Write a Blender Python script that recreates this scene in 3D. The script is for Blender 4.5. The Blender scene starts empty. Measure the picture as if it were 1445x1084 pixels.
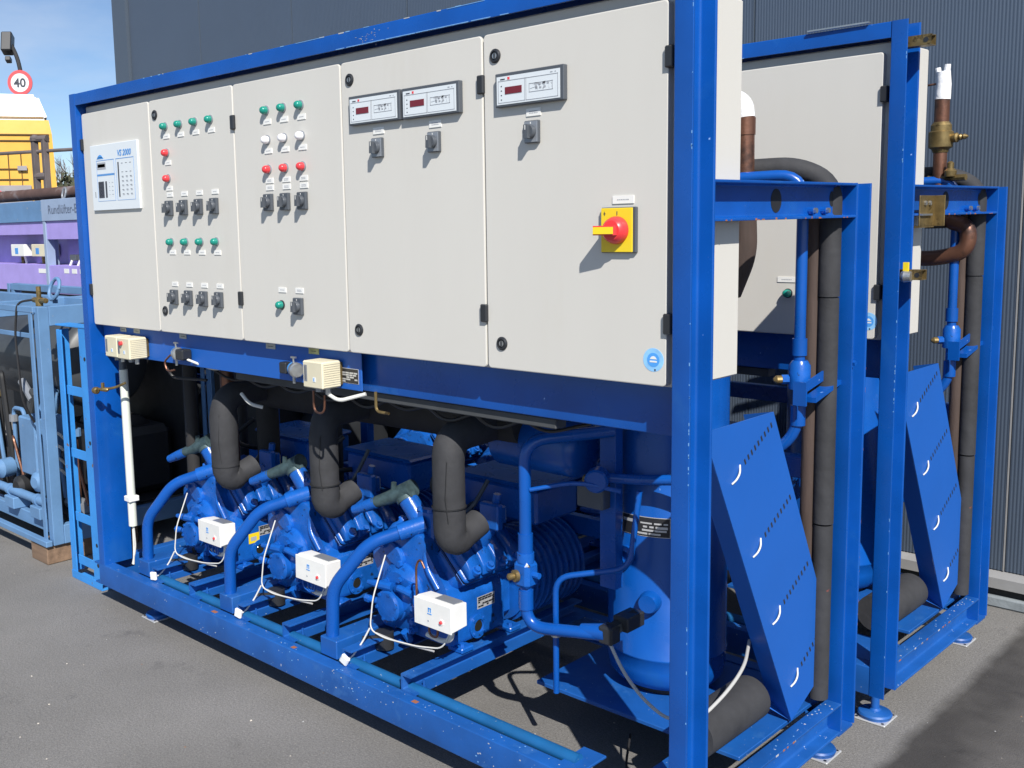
import bpy, bmesh, math, random
from mathutils import Vector, Matrix
random.seed(7)
R = math.radians
S = bpy.context.scene
COL = S.collection
G = 0.1            # the racks stand on feet: rack base is 0.1 m above the ground
# ------------------------------------------------------------------ camera
cam = bpy.data.cameras.new('camera'); camo = bpy.data.objects.new('camera', cam); COL.objects.link(camo)
PITCH, YAW, ROLL, F = 0.1294, -0.7928, -0.0231, 1448.6
cy, sy, cp, sp = math.cos(YAW), math.sin(YAW), math.cos(PITCH), math.sin(PITCH)
fw = Vector((sy*cp, cy*cp, -sp)); rt = Vector((cy, -sy, 0)); up = rt.cross(fw)
cr, sr = math.cos(ROLL), math.sin(ROLL)
r2 = cr*rt + sr*up; u2 = -sr*rt + cr*up
camo.matrix_world = Matrix.Translation((4.3157, -2.1166, 1.6092+G)) @ Matrix((r2, u2, -fw)).transposed().to_4x4()
cam.sensor_width = 36; cam.lens = 36*F/1445
cam.shift_x = 121.2/1445; cam.shift_y = -36.9/1445
cam.clip_start = 0.05; cam.clip_end = 2000
S.camera = camo
# ------------------------------------------------------------------ light
SUND = Vector((-1, .73, -1.1)).normalized()
sun = bpy.data.lights.new('sun', 'SUN'); sun.energy = 4.2; sun.angle = R(.5); sun.color = (1, .955, .89)
suno = bpy.data.objects.new('sun', sun); COL.objects.link(suno); suno.rotation_euler = SUND.to_track_quat('-Z', 'Y').to_euler()
W = bpy.data.worlds.new('World'); S.world = W; W.use_nodes = True
nt = W.node_tree; nt.nodes.clear()
sky = nt.nodes.new('ShaderNodeTexSky'); sky.sky_type = 'NISHITA'; sky.sun_disc = False
sky.sun_elevation = math.asin(-SUND.z); sky.sun_rotation = math.atan2(-SUND.x, -SUND.y)
sky.air_density = .75; sky.dust_density = 0.2; sky.ozone_density = 3.5
tc = nt.nodes.new('ShaderNodeTexCoord'); mp = nt.nodes.new('ShaderNodeMapping'); mp.inputs['Scale'].default_value = (1.6, 1.6, 5.5)
nz = nt.nodes.new('ShaderNodeTexNoise'); nz.inputs['Scale'].default_value = 2.6; nz.inputs['Detail'].default_value = 6; nz.inputs['Roughness'].default_value = .55
cr_ = nt.nodes.new('ShaderNodeValToRGB'); cr_.color_ramp.elements[0].position = .47; cr_.color_ramp.elements[1].position = .75
cr_.color_ramp.elements[1].color = (.42, .42, .42, 1)
mx = nt.nodes.new('ShaderNodeMixRGB'); mx.inputs[2].default_value = (6.0, 6.6, 7.6, 1)
bg = nt.nodes.new('ShaderNodeBackground'); bg.inputs['Strength'].default_value = .08
wo = nt.nodes.new('ShaderNodeOutputWorld')
L = nt.links.new
L(tc.outputs['Generated'], mp.inputs[0]); L(mp.outputs[0], nz.inputs[0]); L(nz.outputs[0], cr_.inputs[0]); L(cr_.outputs[0], mx.inputs[0])
L(sky.outputs[0], mx.inputs[1]); L(mx.outputs[0], bg.inputs[0]); L(bg.outputs[0], wo.inputs[0])
S.view_settings.view_transform = 'Standard'; S.view_settings.look = 'None'; S.view_settings.gamma = 1
S.view_settings.use_curve_mapping = False
S.view_settings.exposure = .6
S.render.engine = 'CYCLES'
S.cycles.max_bounces = 6; S.cycles.diffuse_bounces = 3; S.cycles.glossy_bounces = 3
# ------------------------------------------------------------------ materials
def mat(name, col, rough=.5, metal=0, var=0, vscale=8, bump=0, bscale=60, specks=None, spk=.68, spscale=70, col2=None, c2t=.6, c2scale=5, spec=None, edge=None, stretch=None, clamp=True):
    m = bpy.data.materials.new(name); m.use_nodes = True; t = m.node_tree; b = t.nodes['Principled BSDF']
    b.inputs['Base Color'].default_value = (*col, 1); b.inputs['Roughness'].default_value = rough; b.inputs['Metallic'].default_value = metal
    if spec is not None: b.inputs['Specular IOR Level'].default_value = spec
    tcn = t.nodes.new('ShaderNodeTexCoord'); src = tcn.outputs['Object']
    if stretch:
        mpn = t.nodes.new('ShaderNodeMapping'); mpn.inputs['Scale'].default_value = stretch; t.links.new(src, mpn.inputs[0]); src = mpn.outputs[0]
    cur = None
    def noise(sc, det=4, ro=.55):
        n = t.nodes.new('ShaderNodeTexNoise'); n.inputs['Scale'].default_value = sc; n.inputs['Detail'].default_value = det; n.inputs['Roughness'].default_value = ro
        t.links.new(src, n.inputs[0]); return n.outputs[0]
    def ramp(x, a, bb):
        r = t.nodes.new('ShaderNodeMapRange'); r.inputs[1].default_value = a; r.inputs[2].default_value = bb; t.links.new(x, r.inputs[0]); return r.outputs[0]
    def mix(f, a, bcol):
        n = t.nodes.new('ShaderNodeMixRGB'); t.links.new(f, n.inputs[0])
        if isinstance(a, tuple): n.inputs[1].default_value = (*a, 1)
        else: t.links.new(a, n.inputs[1])
        n.inputs[2].default_value = (*bcol, 1); return n.outputs[0]
    if var:
        cur = mix(ramp(noise(vscale), .3, .7), tuple(c*(1-var) for c in col), tuple(min(1, c*(1+var)) for c in col))
    if col2:
        cur = mix(ramp(noise(c2scale, 6, .65), c2t, c2t+.08), cur or col, col2)
    if specks:
        cur = mix(ramp(noise(spscale, 3, .6), spk, spk+.03), cur or col, specks)
    if edge:   # worn arrises, real geometry decides where
        g = t.nodes.new('ShaderNodeNewGeometry'); e = ramp(g.outputs['Pointiness'], .53, .6)
        mm = t.nodes.new('ShaderNodeMath'); mm.operation = 'MULTIPLY'; t.links.new(e, mm.inputs[0]); t.links.new(ramp(noise(14, 5), .5, .6), mm.inputs[1])
        cur = mix(mm.outputs[0], cur or col, edge)
    if cur is not None: t.links.new(cur, b.inputs['Base Color'])
    if var:
        r = t.nodes.new('ShaderNodeMapRange'); r.inputs[3].default_value = max(.05, rough-.1); r.inputs[4].default_value = min(1, rough+.12)
        t.links.new(noise(vscale*1.7), r.inputs[0]); t.links.new(r.outputs[0], b.inputs['Roughness'])
    if bump:
        bn = t.nodes.new('ShaderNodeBump'); bn.inputs['Strength'].default_value = bump; bn.inputs['Distance'].default_value = .004
        t.links.new(noise(bscale, 5), bn.inputs['Height']); t.links.new(bn.outputs[0], b.inputs['Normal'])
    return m
BLUE = (.003, .074, .345)
M_blue = mat('blue_paint', BLUE, .27, var=.15, vscale=4, bump=.08, bscale=14, col2=(.008, .090, .36), c2t=.58, c2scale=3, specks=(.25, .42, .75), spk=.74, spscale=45)
M_worn = mat('worn_blue_paint', (.008, .085, .33), .45, var=.16, vscale=6, bump=.14, bscale=22, specks=(.35, .44, .58), spk=.70, spscale=75, col2=(.02, .11, .36), c2t=.58, c2scale=7)
M_cast = mat('blue_cast_iron', (.006, .088, .38), .28, var=.2, vscale=14, bump=.2, bscale=90, specks=(.010, .022, .05), spk=.66, spscale=26)
M_sheet = mat('blue_sheet', (.008, .098, .42), .5, var=.04, vscale=3)
M_teal = mat('teal_blue_pipe', (.008, .10, .27), .45, var=.12, vscale=9, specks=(.3, .35, .4), spk=.72)
M_cream = mat('cabinet_grey_paint', (.60, .585, .54), .4, var=.02, vscale=1.6, bump=.05, bscale=5, col2=(.59, .573, .525), c2t=.58, c2scale=2.6, stretch=(2.4, 1, .5))
M_seal = mat('door_gasket', (.03, .03, .03), .8)
M_white = mat('white_plastic', (.78, .78, .75), .4, var=.02)
M_wbox = mat('white_box_paint', (.75, .75, .72), .35, var=.04, vscale=20)
M_ivory = mat('ivory_plastic', (.66, .61, .45), .5, var=.05, vscale=15)
M_black = mat('black_plastic', (.022, .024, .028), .38)
M_dgrey = mat('dark_grey_plastic', (.075, .085, .1), .35, var=.05)
M_mgrey = mat('grey_plate', (.26, .28, .31), .3, metal=.3, var=.05)
M_foam = mat('foam_insulation', (.031, .032, .036), .8, var=.28, vscale=9, bump=.9, bscale=18, specks=(.19, .05, .04), spk=.71, spscale=16)
M_rfoam = mat('brownish_insulation', (.062, .042, .035), .8, var=.35, vscale=5, bump=.6, bscale=20, stretch=(3, 3, .6))
M_foamd = mat('black_foam_insulation', (.022, .021, .021), .8, var=.2, vscale=6, bump=.5, bscale=20)
M_copper = mat('aged_copper', (.22, .105, .068), .38, metal=.7, var=.3, vscale=6, col2=(.09, .055, .045), c2t=.5, c2scale=4, bump=.2)
M_brass = mat('aged_brass', (.25, .18, .075), .42, metal=.7, var=.3, vscale=30, col2=(.10, .07, .03), c2t=.56, c2scale=25)
M_rust = mat('rusty_steel', (.11, .065, .055), .75, metal=.2, var=.3, vscale=5, col2=(.2, .17, .17), c2t=.55)
M_zinc = mat('zinc_steel', (.5, .51, .5), .35, metal=.85, var=.12, vscale=25)
M_foil = mat('white_tape', (.8, .81, .82), .35, var=.05, bump=.9, bscale=50)
M_silver = mat('silver_sheet', (.40, .46, .55), .35, metal=.3, var=.3, vscale=4, bump=.5, bscale=9)
M_cable = mat('grey_cable', (.40, .40, .39), .5)
M_wcable = mat('white_cable', (.62, .62, .58), .5)
M_cond = mat('ivory_white_conduit', (.66, .69, .62), .45, var=.04)
M_bcable = mat('black_cable', (.02, .02, .022), .5)
M_asph = None
M_plate_b = mat('black_nameplate', (.025, .026, .03), .3, metal=.2)
M_plate_s = mat('nameplate_silver', (.55, .56, .57), .35, metal=.4, var=.1)
M_paper = mat('paper_label', (.42, .43, .40), .6, var=.08, vscale=50)
M_yel = mat('yellow_plastic', (.80, .60, .02), .38)
M_red = mat('red_plastic', (.72, .045, .05), .35)
M_rwin = mat('red_window', (.16, .012, .02), .15)
M_green = mat('green_lens', (.01, .23, .18), .22)
M_redl = mat('red_lens', (.70, .05, .06), .22)
M_whl = mat('white_lens', (.82, .82, .85), .22)
M_stb = mat('sticker_blue', (.08, .34, .80), .4, var=.05)
M_stl = mat('sticker_light_blue', (.26, .55, .88), .4, var=.12, vscale=60)
M_pblue = mat('print_blue', (.07, .28, .66), .5)
M_print = mat('print_dark', (.05, .055, .07), .6)
M_pgrey = mat('print_grey', (.35, .37, .4), .6)
M_panel = mat('controller_face', (.66, .71, .74), .4)
M_lblue = mat('light_blue_paint', (.035, .25, .66), .5, var=.12, vscale=6, bump=.25, specks=(.16, .10, .08), spk=.68, spscale=22)
M_skid = mat('grey_blue_paint', (.115, .235, .42), .5, var=.12, vscale=6, bump=.15, specks=(.3, .32, .34), spk=.70, spscale=30)
M_lil = mat('grey_lilac_paint', (.28, .36, .50), .5, var=.06)
M_purp = mat('purple_sheet', (.36, .29, .66), .5, var=.07)
M_wood = mat('timber', (.20, .13, .085), .85, var=.3, vscale=9, bump=.5, stretch=(.3, 3, 3))
M_wall = mat('anthracite_cladding', (.085, .112, .155), .36, metal=.3, var=.03, vscale=2)
M_trim = mat('anthracite_trim', (.085, .11, .145), .45, metal=.2)
M_flash = mat('aluminium_flashing', (.34, .34, .34), .5, metal=.3, var=.08)
M_conc = mat('concrete_plinth', (.22, .25, .27), .9, var=.2, vscale=15, bump=.5)
M_truck = mat('yellow_truck_paint', (.74, .42, .07), .35, var=.04)
M_twhite = mat('white_truck_paint', (.8, .81, .82), .3)
M_seam = mat('dark_seam', (.10, .055, .02), .8)
M_tsteel = mat('weathered_grey_steel', (.14, .12, .12), .7, metal=.2, var=.3, vscale=4)
M_dark = mat('matt_black_steel', (.015, .016, .018), .6, var=.2)
M_bark = mat('bark', (.13, .10, .08), .9, var=.2)
M_leaf = mat('dry_leaves', (.06, .065, .035), .8, var=.4, vscale=2)
M_glass = mat('sight_glass', (.02, .02, .015), .08)
M_sign = mat('sign_white', (.75, .77, .8), .4)
M_signr = mat('sign_red', (.66, .10, .11), .4)
# ------------------------------------------------------------------ mesh builder
class MB:
    def __init__(s): s.bm = bmesh.new(); s.mats = []
    def mi(s, m):
        if m not in s.mats: s.mats.append(m)
        return s.mats.index(m)
    def _new(s, verts, faces, m, mtx=None):
        vs = [s.bm.verts.new(mtx @ Vector(v) if mtx else v) for v in verts]
        k = s.mi(m) if m else 0
        for f in faces:
            try: fc = s.bm.faces.new([vs[i] for i in f]); fc.material_index = k; fc.smooth = True
            except ValueError: pass
        return vs
    def box(s, x0, x1, y0, y1, z0, z1, m, bev=0, mtx=None):
        if x0 > x1: x0, x1 = x1, x0
        if y0 > y1: y0, y1 = y1, y0
        if z0 > z1: z0, z1 = z1, z0
        b = min(bev, (x1-x0)/2.01, (y1-y0)/2.01, (z1-z0)/2.01)
        if b <= 0:
            V = [(x, y, z) for x in (x0, x1) for y in (y0, y1) for z in (z0, z1)]
            return s._new(V, [(0, 1, 3, 2), (4, 6, 7, 5), (0, 4, 5, 1), (2, 3, 7, 6), (0, 2, 6, 4), (1, 5, 7, 3)], m, mtx)
        V = []; 
        for x, sx in ((x0, 1), (x1, -1)):
            for y, sy_ in ((y0, 1), (y1, -1)):
                for z, sz in ((z0, 1), (z1, -1)):
                    V += [(x, y+sy_*b, z+sz*b), (x+sx*b, y, z+sz*b), (x+sx*b, y+sy_*b, z)]
        def i(a, bb, c, k): return (a*4+bb*2+c)*3+k
        Fs = []
        Fs += [(i(0,0,0,0), i(0,0,1,0), i(0,1,1,0), i(0,1,0,0)), (i(1,0,0,0), i(1,1,0,0), i(1,1,1,0), i(1,0,1,0))]
        Fs += [(i(0,0,0,1), i(1,0,0,1), i(1,0,1,1), i(0,0,1,1)), (i(0,1,0,1), i(0,1,1,1), i(1,1,1,1), i(1,1,0,1))]
        Fs += [(i(0,0,0,2), i(0,1,0,2), i(1,1,0,2), i(1,0,0,2)), (i(0,0,1,2), i(1,0,1,2), i(1,1,1,2), i(0,1,1,2))]
        for a in (0, 1):
            for c in (0, 1):
                Fs.append((i(a,c,0,0), i(a,c,1,0), i(a,c,1,1), i(a,c,0,1)))   # z edges
                Fs.append((i(a,0,c,0), i(a,1,c,0), i(a,1,c,2), i(a,0,c,2)))   # y edges
                Fs.append((i(0,a,c,1), i(1,a,c,1), i(1,a,c,2), i(0,a,c,2)))   # x edges
                for d in (0, 1): Fs.append((i(a,c,d,0), i(a,c,d,1), i(a,c,d,2)))
        vs = s._new(V, Fs, m, mtx)
        return vs
    def prism(s, pts, ax, a, b, m, mtx=None):
        """pts in the plane of the other two axes (in x,y,z order), extruded along ax"""
        def mk(p, t):
            return (t, p[0], p[1]) if ax == 0 else (p[0], t, p[1]) if ax == 1 else (p[0], p[1], t)
        n = len(pts); V = [mk(p, a) for p in pts]+[mk(p, b) for p in pts]
        Fs = [tuple(range(n)), tuple(range(2*n-1, n-1, -1))]+[(i, (i+1) % n, n+(i+1) % n, n+i) for i in range(n)]
        return s._new(V, Fs, m, mtx)
    def tube(s, path, r, m, bend=0, n=14, rings=0, caps=True):
        """swept tube along a polyline (corners rounded by bend); r may be a function of 0..1"""
        P = [Vector(p) for p in path]
        if bend and len(P) > 2:
            Q = [P[0]]
            for i in range(1, len(P)-1):
                a, b, c = P[i-1], P[i], P[i+1]; d1 = (a-b); d2 = (c-b); k = min(bend, d1.length*.49, d2.length*.49)
                A = b+d1.normalized()*k; C = b+d2.normalized()*k
                for j in range(7):
                    t = j/6; Q.append(A*(1-t)**2+b*2*t*(1-t)+C*t*t)
            Q.append(P[-1]); P = Q
        tot = [0]
        for i in range(1, len(P)): tot.append(tot[-1]+(P[i]-P[i-1]).length)
        T = []
        for i in range(len(P)):
            d = (P[min(i+1, len(P)-1)]-P[max(i-1, 0)]); T.append(d.normalized())
        nrm = T[0].orthogonal().normalized(); prev = None; ringsv = []; k = s.mi(m)
        for i, p in enumerate(P):
            nrm = (nrm-T[i]*nrm.dot(T[i])).normalized(); bn = T[i].cross(nrm)
            rr = r(tot[i]/tot[-1]) if callable(r) else r
            ringsv.append([s.bm.verts.new(p+rr*(math.cos(2*math.pi*j/n)*nrm+math.sin(2*math.pi*j/n)*bn)) for j in range(n)])
        for a, b in zip(ringsv, ringsv[1:]):
            for j in range(n):
                f = s.bm.faces.new((a[j], a[(j+1) % n], b[(j+1) % n], b[j])); f.smooth = True; f.material_index = k
        if caps:
            for rg in (ringsv[0], ringsv[-1]):
                f = s.bm.faces.new(rg); f.material_index = k; f.smooth = True
    def cyl(s, p0, p1, r, m, n=20, r1=None):
        r1 = r if r1 is None else r1
        s.tube([p0, p1], (lambda t: r+(r1-r)*t), m, n=n)
    def lathe(s, prof, o, ax, m, n=24):
        """profile [(radius, along)] round axis vector ax from o"""
        o = Vector(o); ax = Vector(ax).normalized(); u = ax.orthogonal().normalized(); v = ax.cross(u); k = s.mi(m)
        rg = [[s.bm.verts.new(o+ax*a+max(r, 1e-4)*(math.cos(2*math.pi*j/n)*u+math.sin(2*math.pi*j/n)*v)) for j in range(n)] for r, a in prof]
        for a, b in zip(rg, rg[1:]):
            for j in range(n):
                f = s.bm.faces.new((a[j], a[(j+1) % n], b[(j+1) % n], b[j])); f.smooth = True; f.material_index = k
        for q in (rg[0], rg[-1]):
            f = s.bm.faces.new(q); f.material_index = k; f.smooth = True
    def hexa(s, c, ax, r, h, m):
        s.tube([Vector(c), Vector(c)+Vector(ax).normalized()*h], r, m, n=6)
    def text(s, body, o, size, m, ux=(1, 0, 0), uz=(0, 0, 1), shear=0, bold=0, align='LEFT'):
        cu = bpy.data.curves.new('lettering', 'FONT'); cu.body = body; cu.size = size; cu.shear = shear; cu.offset = bold; cu.align_x = align; cu.resolution_u = 3
        ob = bpy.data.objects.new('lettering', cu); COL.objects.link(ob)
        me = bpy.data.meshes.new_from_object(ob.evaluated_get(bpy.context.evaluated_depsgraph_get())); bpy.data.objects.remove(ob); bpy.data.curves.remove(cu)
        o = Vector(o); ux = Vector(ux); uz = Vector(uz); k = s.mi(m)
        vs = [s.bm.verts.new(o+ux*v.co.x+uz*v.co.y) for v in me.vertices]
        for p in me.polygons:
            try: f = s.bm.faces.new([vs[i] for i in p.vertices]); f.material_index = k
            except ValueError: pass
        bpy.data.meshes.remove(me)
    def build(s, name, parent=None, base=(0, 0, 0), recalc=True, sharp=32, **kw):
        base = Vector(base)
        if parent is not None: base = Vector(parent['_base'])
        for v in s.bm.verts: v.co -= base
        if recalc: bmesh.ops.recalc_face_normals(s.bm, faces=s.bm.faces)
        me = bpy.data.meshes.new(name); s.bm.to_mesh(me); s.bm.free()
        for m in s.mats: me.materials.append(m)
        try: me.set_sharp_from_angle(angle=R(sharp))
        except Exception: pass
        o = bpy.data.objects.new(name, me); COL.objects.link(o); o['_base'] = tuple(base)
        if parent is not None: o.parent = parent
        else: o.location = base+Vector((0, 0, G))
        for a, b in kw.items(): o[a] = b
        return o
def thing(name, label, cat, base=(0, 0, 0), group=None, rz=0):
    o = bpy.data.objects.new(name, None); COL.objects.link(o); o.location = Vector(base)+Vector((0, 0, G)); o.rotation_euler = (0, 0, rz)
    o.empty_display_size = .1; o['label'] = label; o['category'] = cat; o['_base'] = tuple(base)
    if group: o['group'] = group
    return o
def copy_tree(o, parent=None, off=None, label=None):
    c = o.copy(); COL.objects.link(c)
    if parent is not None: c.parent = parent
    if off is not None: c.location = o.location+Vector(off)
    if label: c['label'] = label
    for ch in list(o.children): copy_tree(ch, c)
    return c
def bx(name, parent, x0, x1, y0, y1, z0, z1, m, bev=0, **kw):
    b = MB(); b.box(x0, x1, y0, y1, z0, z1, m, bev); return b.build(name, parent, **kw)
def cpts(u0, u1, v0, v1, opens, t, ro=.0035, ri=.008, rt_=.003):
    """C profile in (u, v), web at u0 when opens > 0; rolled arrises and root fillets"""
    def arc(cx_, cy_, r, a0, a1, n=3): return [(cx_+r*math.cos(R(a0+(a1-a0)*k/n)), cy_+r*math.sin(R(a0+(a1-a0)*k/n))) for k in range(n+1)]
    p = arc(u0+ro, v0+ro, ro, 180, 270)+[(u1-.0008, v0)]+[(u1, v0+.001)]+arc(u1-rt_, v0+t-rt_, rt_, 0, 90)
    p += arc(u0+t+ri, v0+t+ri, ri, 270, 180)+arc(u0+t+ri, v1-t-ri, ri, 180, 90)
    p += arc(u1-rt_, v1-t+rt_, rt_, 270, 360)+[(u1, v1-.001), (u1-.0008, v1)]+arc(u0+ro, v1-ro, ro, 90, 180)
    if opens < 0: p = [(u0+u1-x, y) for x, y in reversed(p)]
    return p
def chan_z(mb, x0, x1, y0, y1, z0, z1, opens, m, t=.008): mb.prism(cpts(x0, x1, y0, y1, opens, t), 2, z0, z1, m)
def chan_y(mb, x0, x1, z0, z1, y0, y1, opens, m, t=.008): mb.prism(cpts(x0, x1, z0, z1, opens, t), 1, y0, y1, m)
def chan_x(mb, y0, y1, z0, z1, x0, x1, opens, m, t=.008): mb.prism(cpts(y0, y1, z0, z1, opens, t), 0, x0, x1, m)
# ------------------------------------------------------------------ setting: ground
def ground():
    me = bpy.data.meshes.new('asphalt_ground')
    bm = bmesh.new(); vs = [bm.verts.new(p) for p in ((-400, -300, 0), (400, -300, 0), (400, 500, 0), (-400, 500, 0))]; bm.faces.new(vs); bm.to_mesh(me); bm.free()
    m = bpy.data.materials.new('asphalt'); m.use_nodes = True; t = m.node_tree; b = t.nodes['Principled BSDF']; b.inputs['Roughness'].default_value = .85
    g = t.nodes.new('ShaderNodeTexCoord'); ob = g.outputs['Object']
    def noise(sc, det, ro=.6):
        n = t.nodes.new('ShaderNodeTexNoise'); n.inputs['Scale'].default_value = sc; n.inputs['Detail'].default_value = det; n.inputs['Roughness'].default_value = ro; t.links.new(ob, n.inputs[0]); return n.outputs[0]
    def rng(x, a, bb, c=0, d=1):
        r = t.nodes.new('ShaderNodeMapRange'); r.inputs[1].default_value = a; r.inputs[2].default_value = bb; r.inputs[3].default_value = c; r.inputs[4].default_value = d; t.links.new(x, r.inputs[0]); return r.outputs[0]
    def mix(f, a, c, mode='MIX'):
        n = t.nodes.new('ShaderNodeMixRGB'); n.blend_type = mode
        if isinstance(f, float): n.inputs[0].default_value = f
        else: t.links.new(f, n.inputs[0])
        for i, q in ((1, a), (2, c)):
            if isinstance(q, tuple): n.inputs[i].default_value = (*q, 1)
            else: t.links.new(q, n.inputs[i])
        return n.outputs[0]
    base = mix(rng(noise(1.1, 6), .3, .7), (.178, .173, .165), (.25, .243, .234))
    base = mix(rng(noise(120, 4, .85), .38, .62), mix(1.0, base, (.64, .64, .64), 'MULTIPLY'), base)
    base = mix(rng(noise(260, 2, .7), .55, .72), base, mix(1.0, base, (1.5, 1.48, 1.45), 'MULTIPLY'))
    # newer, darker strip of asphalt right of a joint
    sx = t.nodes.new('ShaderNodeSeparateXYZ'); t.links.new(ob, sx.inputs[0])
    wob = rng(noise(6, 4), 0, 1, -.03, .03)
    ad = t.nodes.new('ShaderNodeMath'); ad.operation = 'ADD'; t.links.new(sx.outputs[0], ad.inputs[0]); t.links.new(wob, ad.inputs[1])
    msk = rng(ad.outputs[0], 3.12, 3.17)
    dark = mix(rng(noise(2.4, 6), .4, .65), (.045, .042, .040), (.085, .08, .075))
    dark = mix(rng(ad.outputs[0], 3.30, 3.42), dark, mix(rng(noise(9, 6), .35, .7), (.085, .08, .076), (.125, .118, .112)))
    base = mix(msk, base, dark)
    grit = rng(noise(75, 2, .5), .755, .775)
    base = mix(grit, base, (.42, .37, .32))
    stain = rng(noise(3.5, 5, .7), .60, .72)
    base = mix(stain, base, mix(1.0, base, (.72, .72, .73), 'MULTIPLY'))
    t.links.new(base, b.inputs['Base Color'])
    bn = t.nodes.new('ShaderNodeBump'); bn.inputs['Strength'].default_value = .7; bn.inputs['Distance'].default_value = .006
    t.links.new(noise(150, 4, .75), bn.inputs['Height']); t.links.new(bn.outputs[0], b.inputs['Normal'])
    me.materials.append(m); o = bpy.data.objects.new('asphalt_ground', me); COL.objects.link(o); o['kind'] = 'structure'
ground()
# loose pebbles, countless grit on the asphalt
def pebbles():
    mb = MB(); 
    for i in range(130):
        a = random.random()
        if a < .55: x, y = random.uniform(-1.2, 2.6), random.uniform(-1.3, .05)
        elif a < .85: x, y = random.uniform(3.05, 4.0), random.uniform(-.2, 2.6)
        else: x, y = random.uniform(1.4, 3), random.uniform(.1, 1)
        r = random.uniform(.0015, .005); q = [(x+r*random.uniform(.6, 1.3)*math.cos(k*1.257), y+r*random.uniform(.6, 1.3)*math.sin(k*1.257), -G+.0005) for k in range(5)]
        mb._new(q+[(x, y, -G+r*.9)], [(k, (k+1) % 5, 5) for k in range(5)], random.choice((M_gr1, M_gr2, M_gr3)))
    mb.build('grit', kind='stuff')
M_gr1 = mat('pale_grit', (.5, .46, .4), .8); M_gr2 = mat('brown_grit', (.22, .13, .08), .8); M_gr3 = mat('grey_grit', (.3, .3, .3), .8)
pebbles()
# ------------------------------------------------------------------ hall with micro-rib cladding
def hall():
    YW = 2.66; b0 = (0, YW, -G)
    t = thing('factory_hall', 'tall dark grey hall clad in fine vertical ribs behind both blue racks', 'building', b0)
    mb = MB(); pitch = .0142
    x = -4.18; seams = [-4.18]+[-3.06+1.213*k for k in range(0, 9)]
    for k_, (a, b) in enumerate(zip(seams, seams[1:])):
        mb = MB(); k = mb.mi(M_wall); n = int((b-a-.006)/pitch); pts = []
        for i in range(n+1):
            for dx, dy in ((0, 0), (.22, -.0012), (.5, -.0023), (.78, -.0012)):
                xx = a+.004+(i+dx)*pitch
                if xx < b-.004: pts.append((xx, YW+dy))
        pts = [(a+.001, YW+.012), (a+.004, YW)]+pts+[(b-.002, YW), (b-.001, YW+.012)]
        lo = [mb.bm.verts.new((p[0], p[1], .062)) for p in pts]; hi = [mb.bm.verts.new((p[0], p[1], 8.4)) for p in pts]
        for i in range(len(pts)-1):
            f = mb.bm.faces.new((lo[i], lo[i+1], hi[i+1], hi[i])); f.material_index = k; f.smooth = True
        mb.build('wall_panel', t, recalc=False, sharp=60)
        bx('seam_strip', t, b-.0045, b+.0005, YW-.004, YW+.01, .062, 8.4, M_flash if k_ in (5,) else M_trim)
    bx('corner_trim', t, -4.42, -4.184, YW-.03, YW+.06, .062, 8.45, M_trim)
    bx('core_wall', t, -4.40, seams[-1], YW+.013, YW+9, -G, 8.38, M_trim)
    bx('roof_edge', t, -4.45, seams[-1]+.02, YW-.05, YW+9.05, 8.45, 8.7, M_trim)
    mb = MB(); mb.prism([(YW-.035, .034), (YW+.01, .062), (YW+.01, -.012), (YW-.035, -.012)], 0, -4.42, seams[-1], M_flash); mb.build('base_flashing', t)
    bx('concrete_plinth', t, -4.42, seams[-1], YW-.03, YW+.012, -G, -.05, M_conc, .008)
    bx('plinth_recess', t, -4.42, seams[-1], YW-.005, YW+.012, -.05, -.012, M_dark)
hall()
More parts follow.
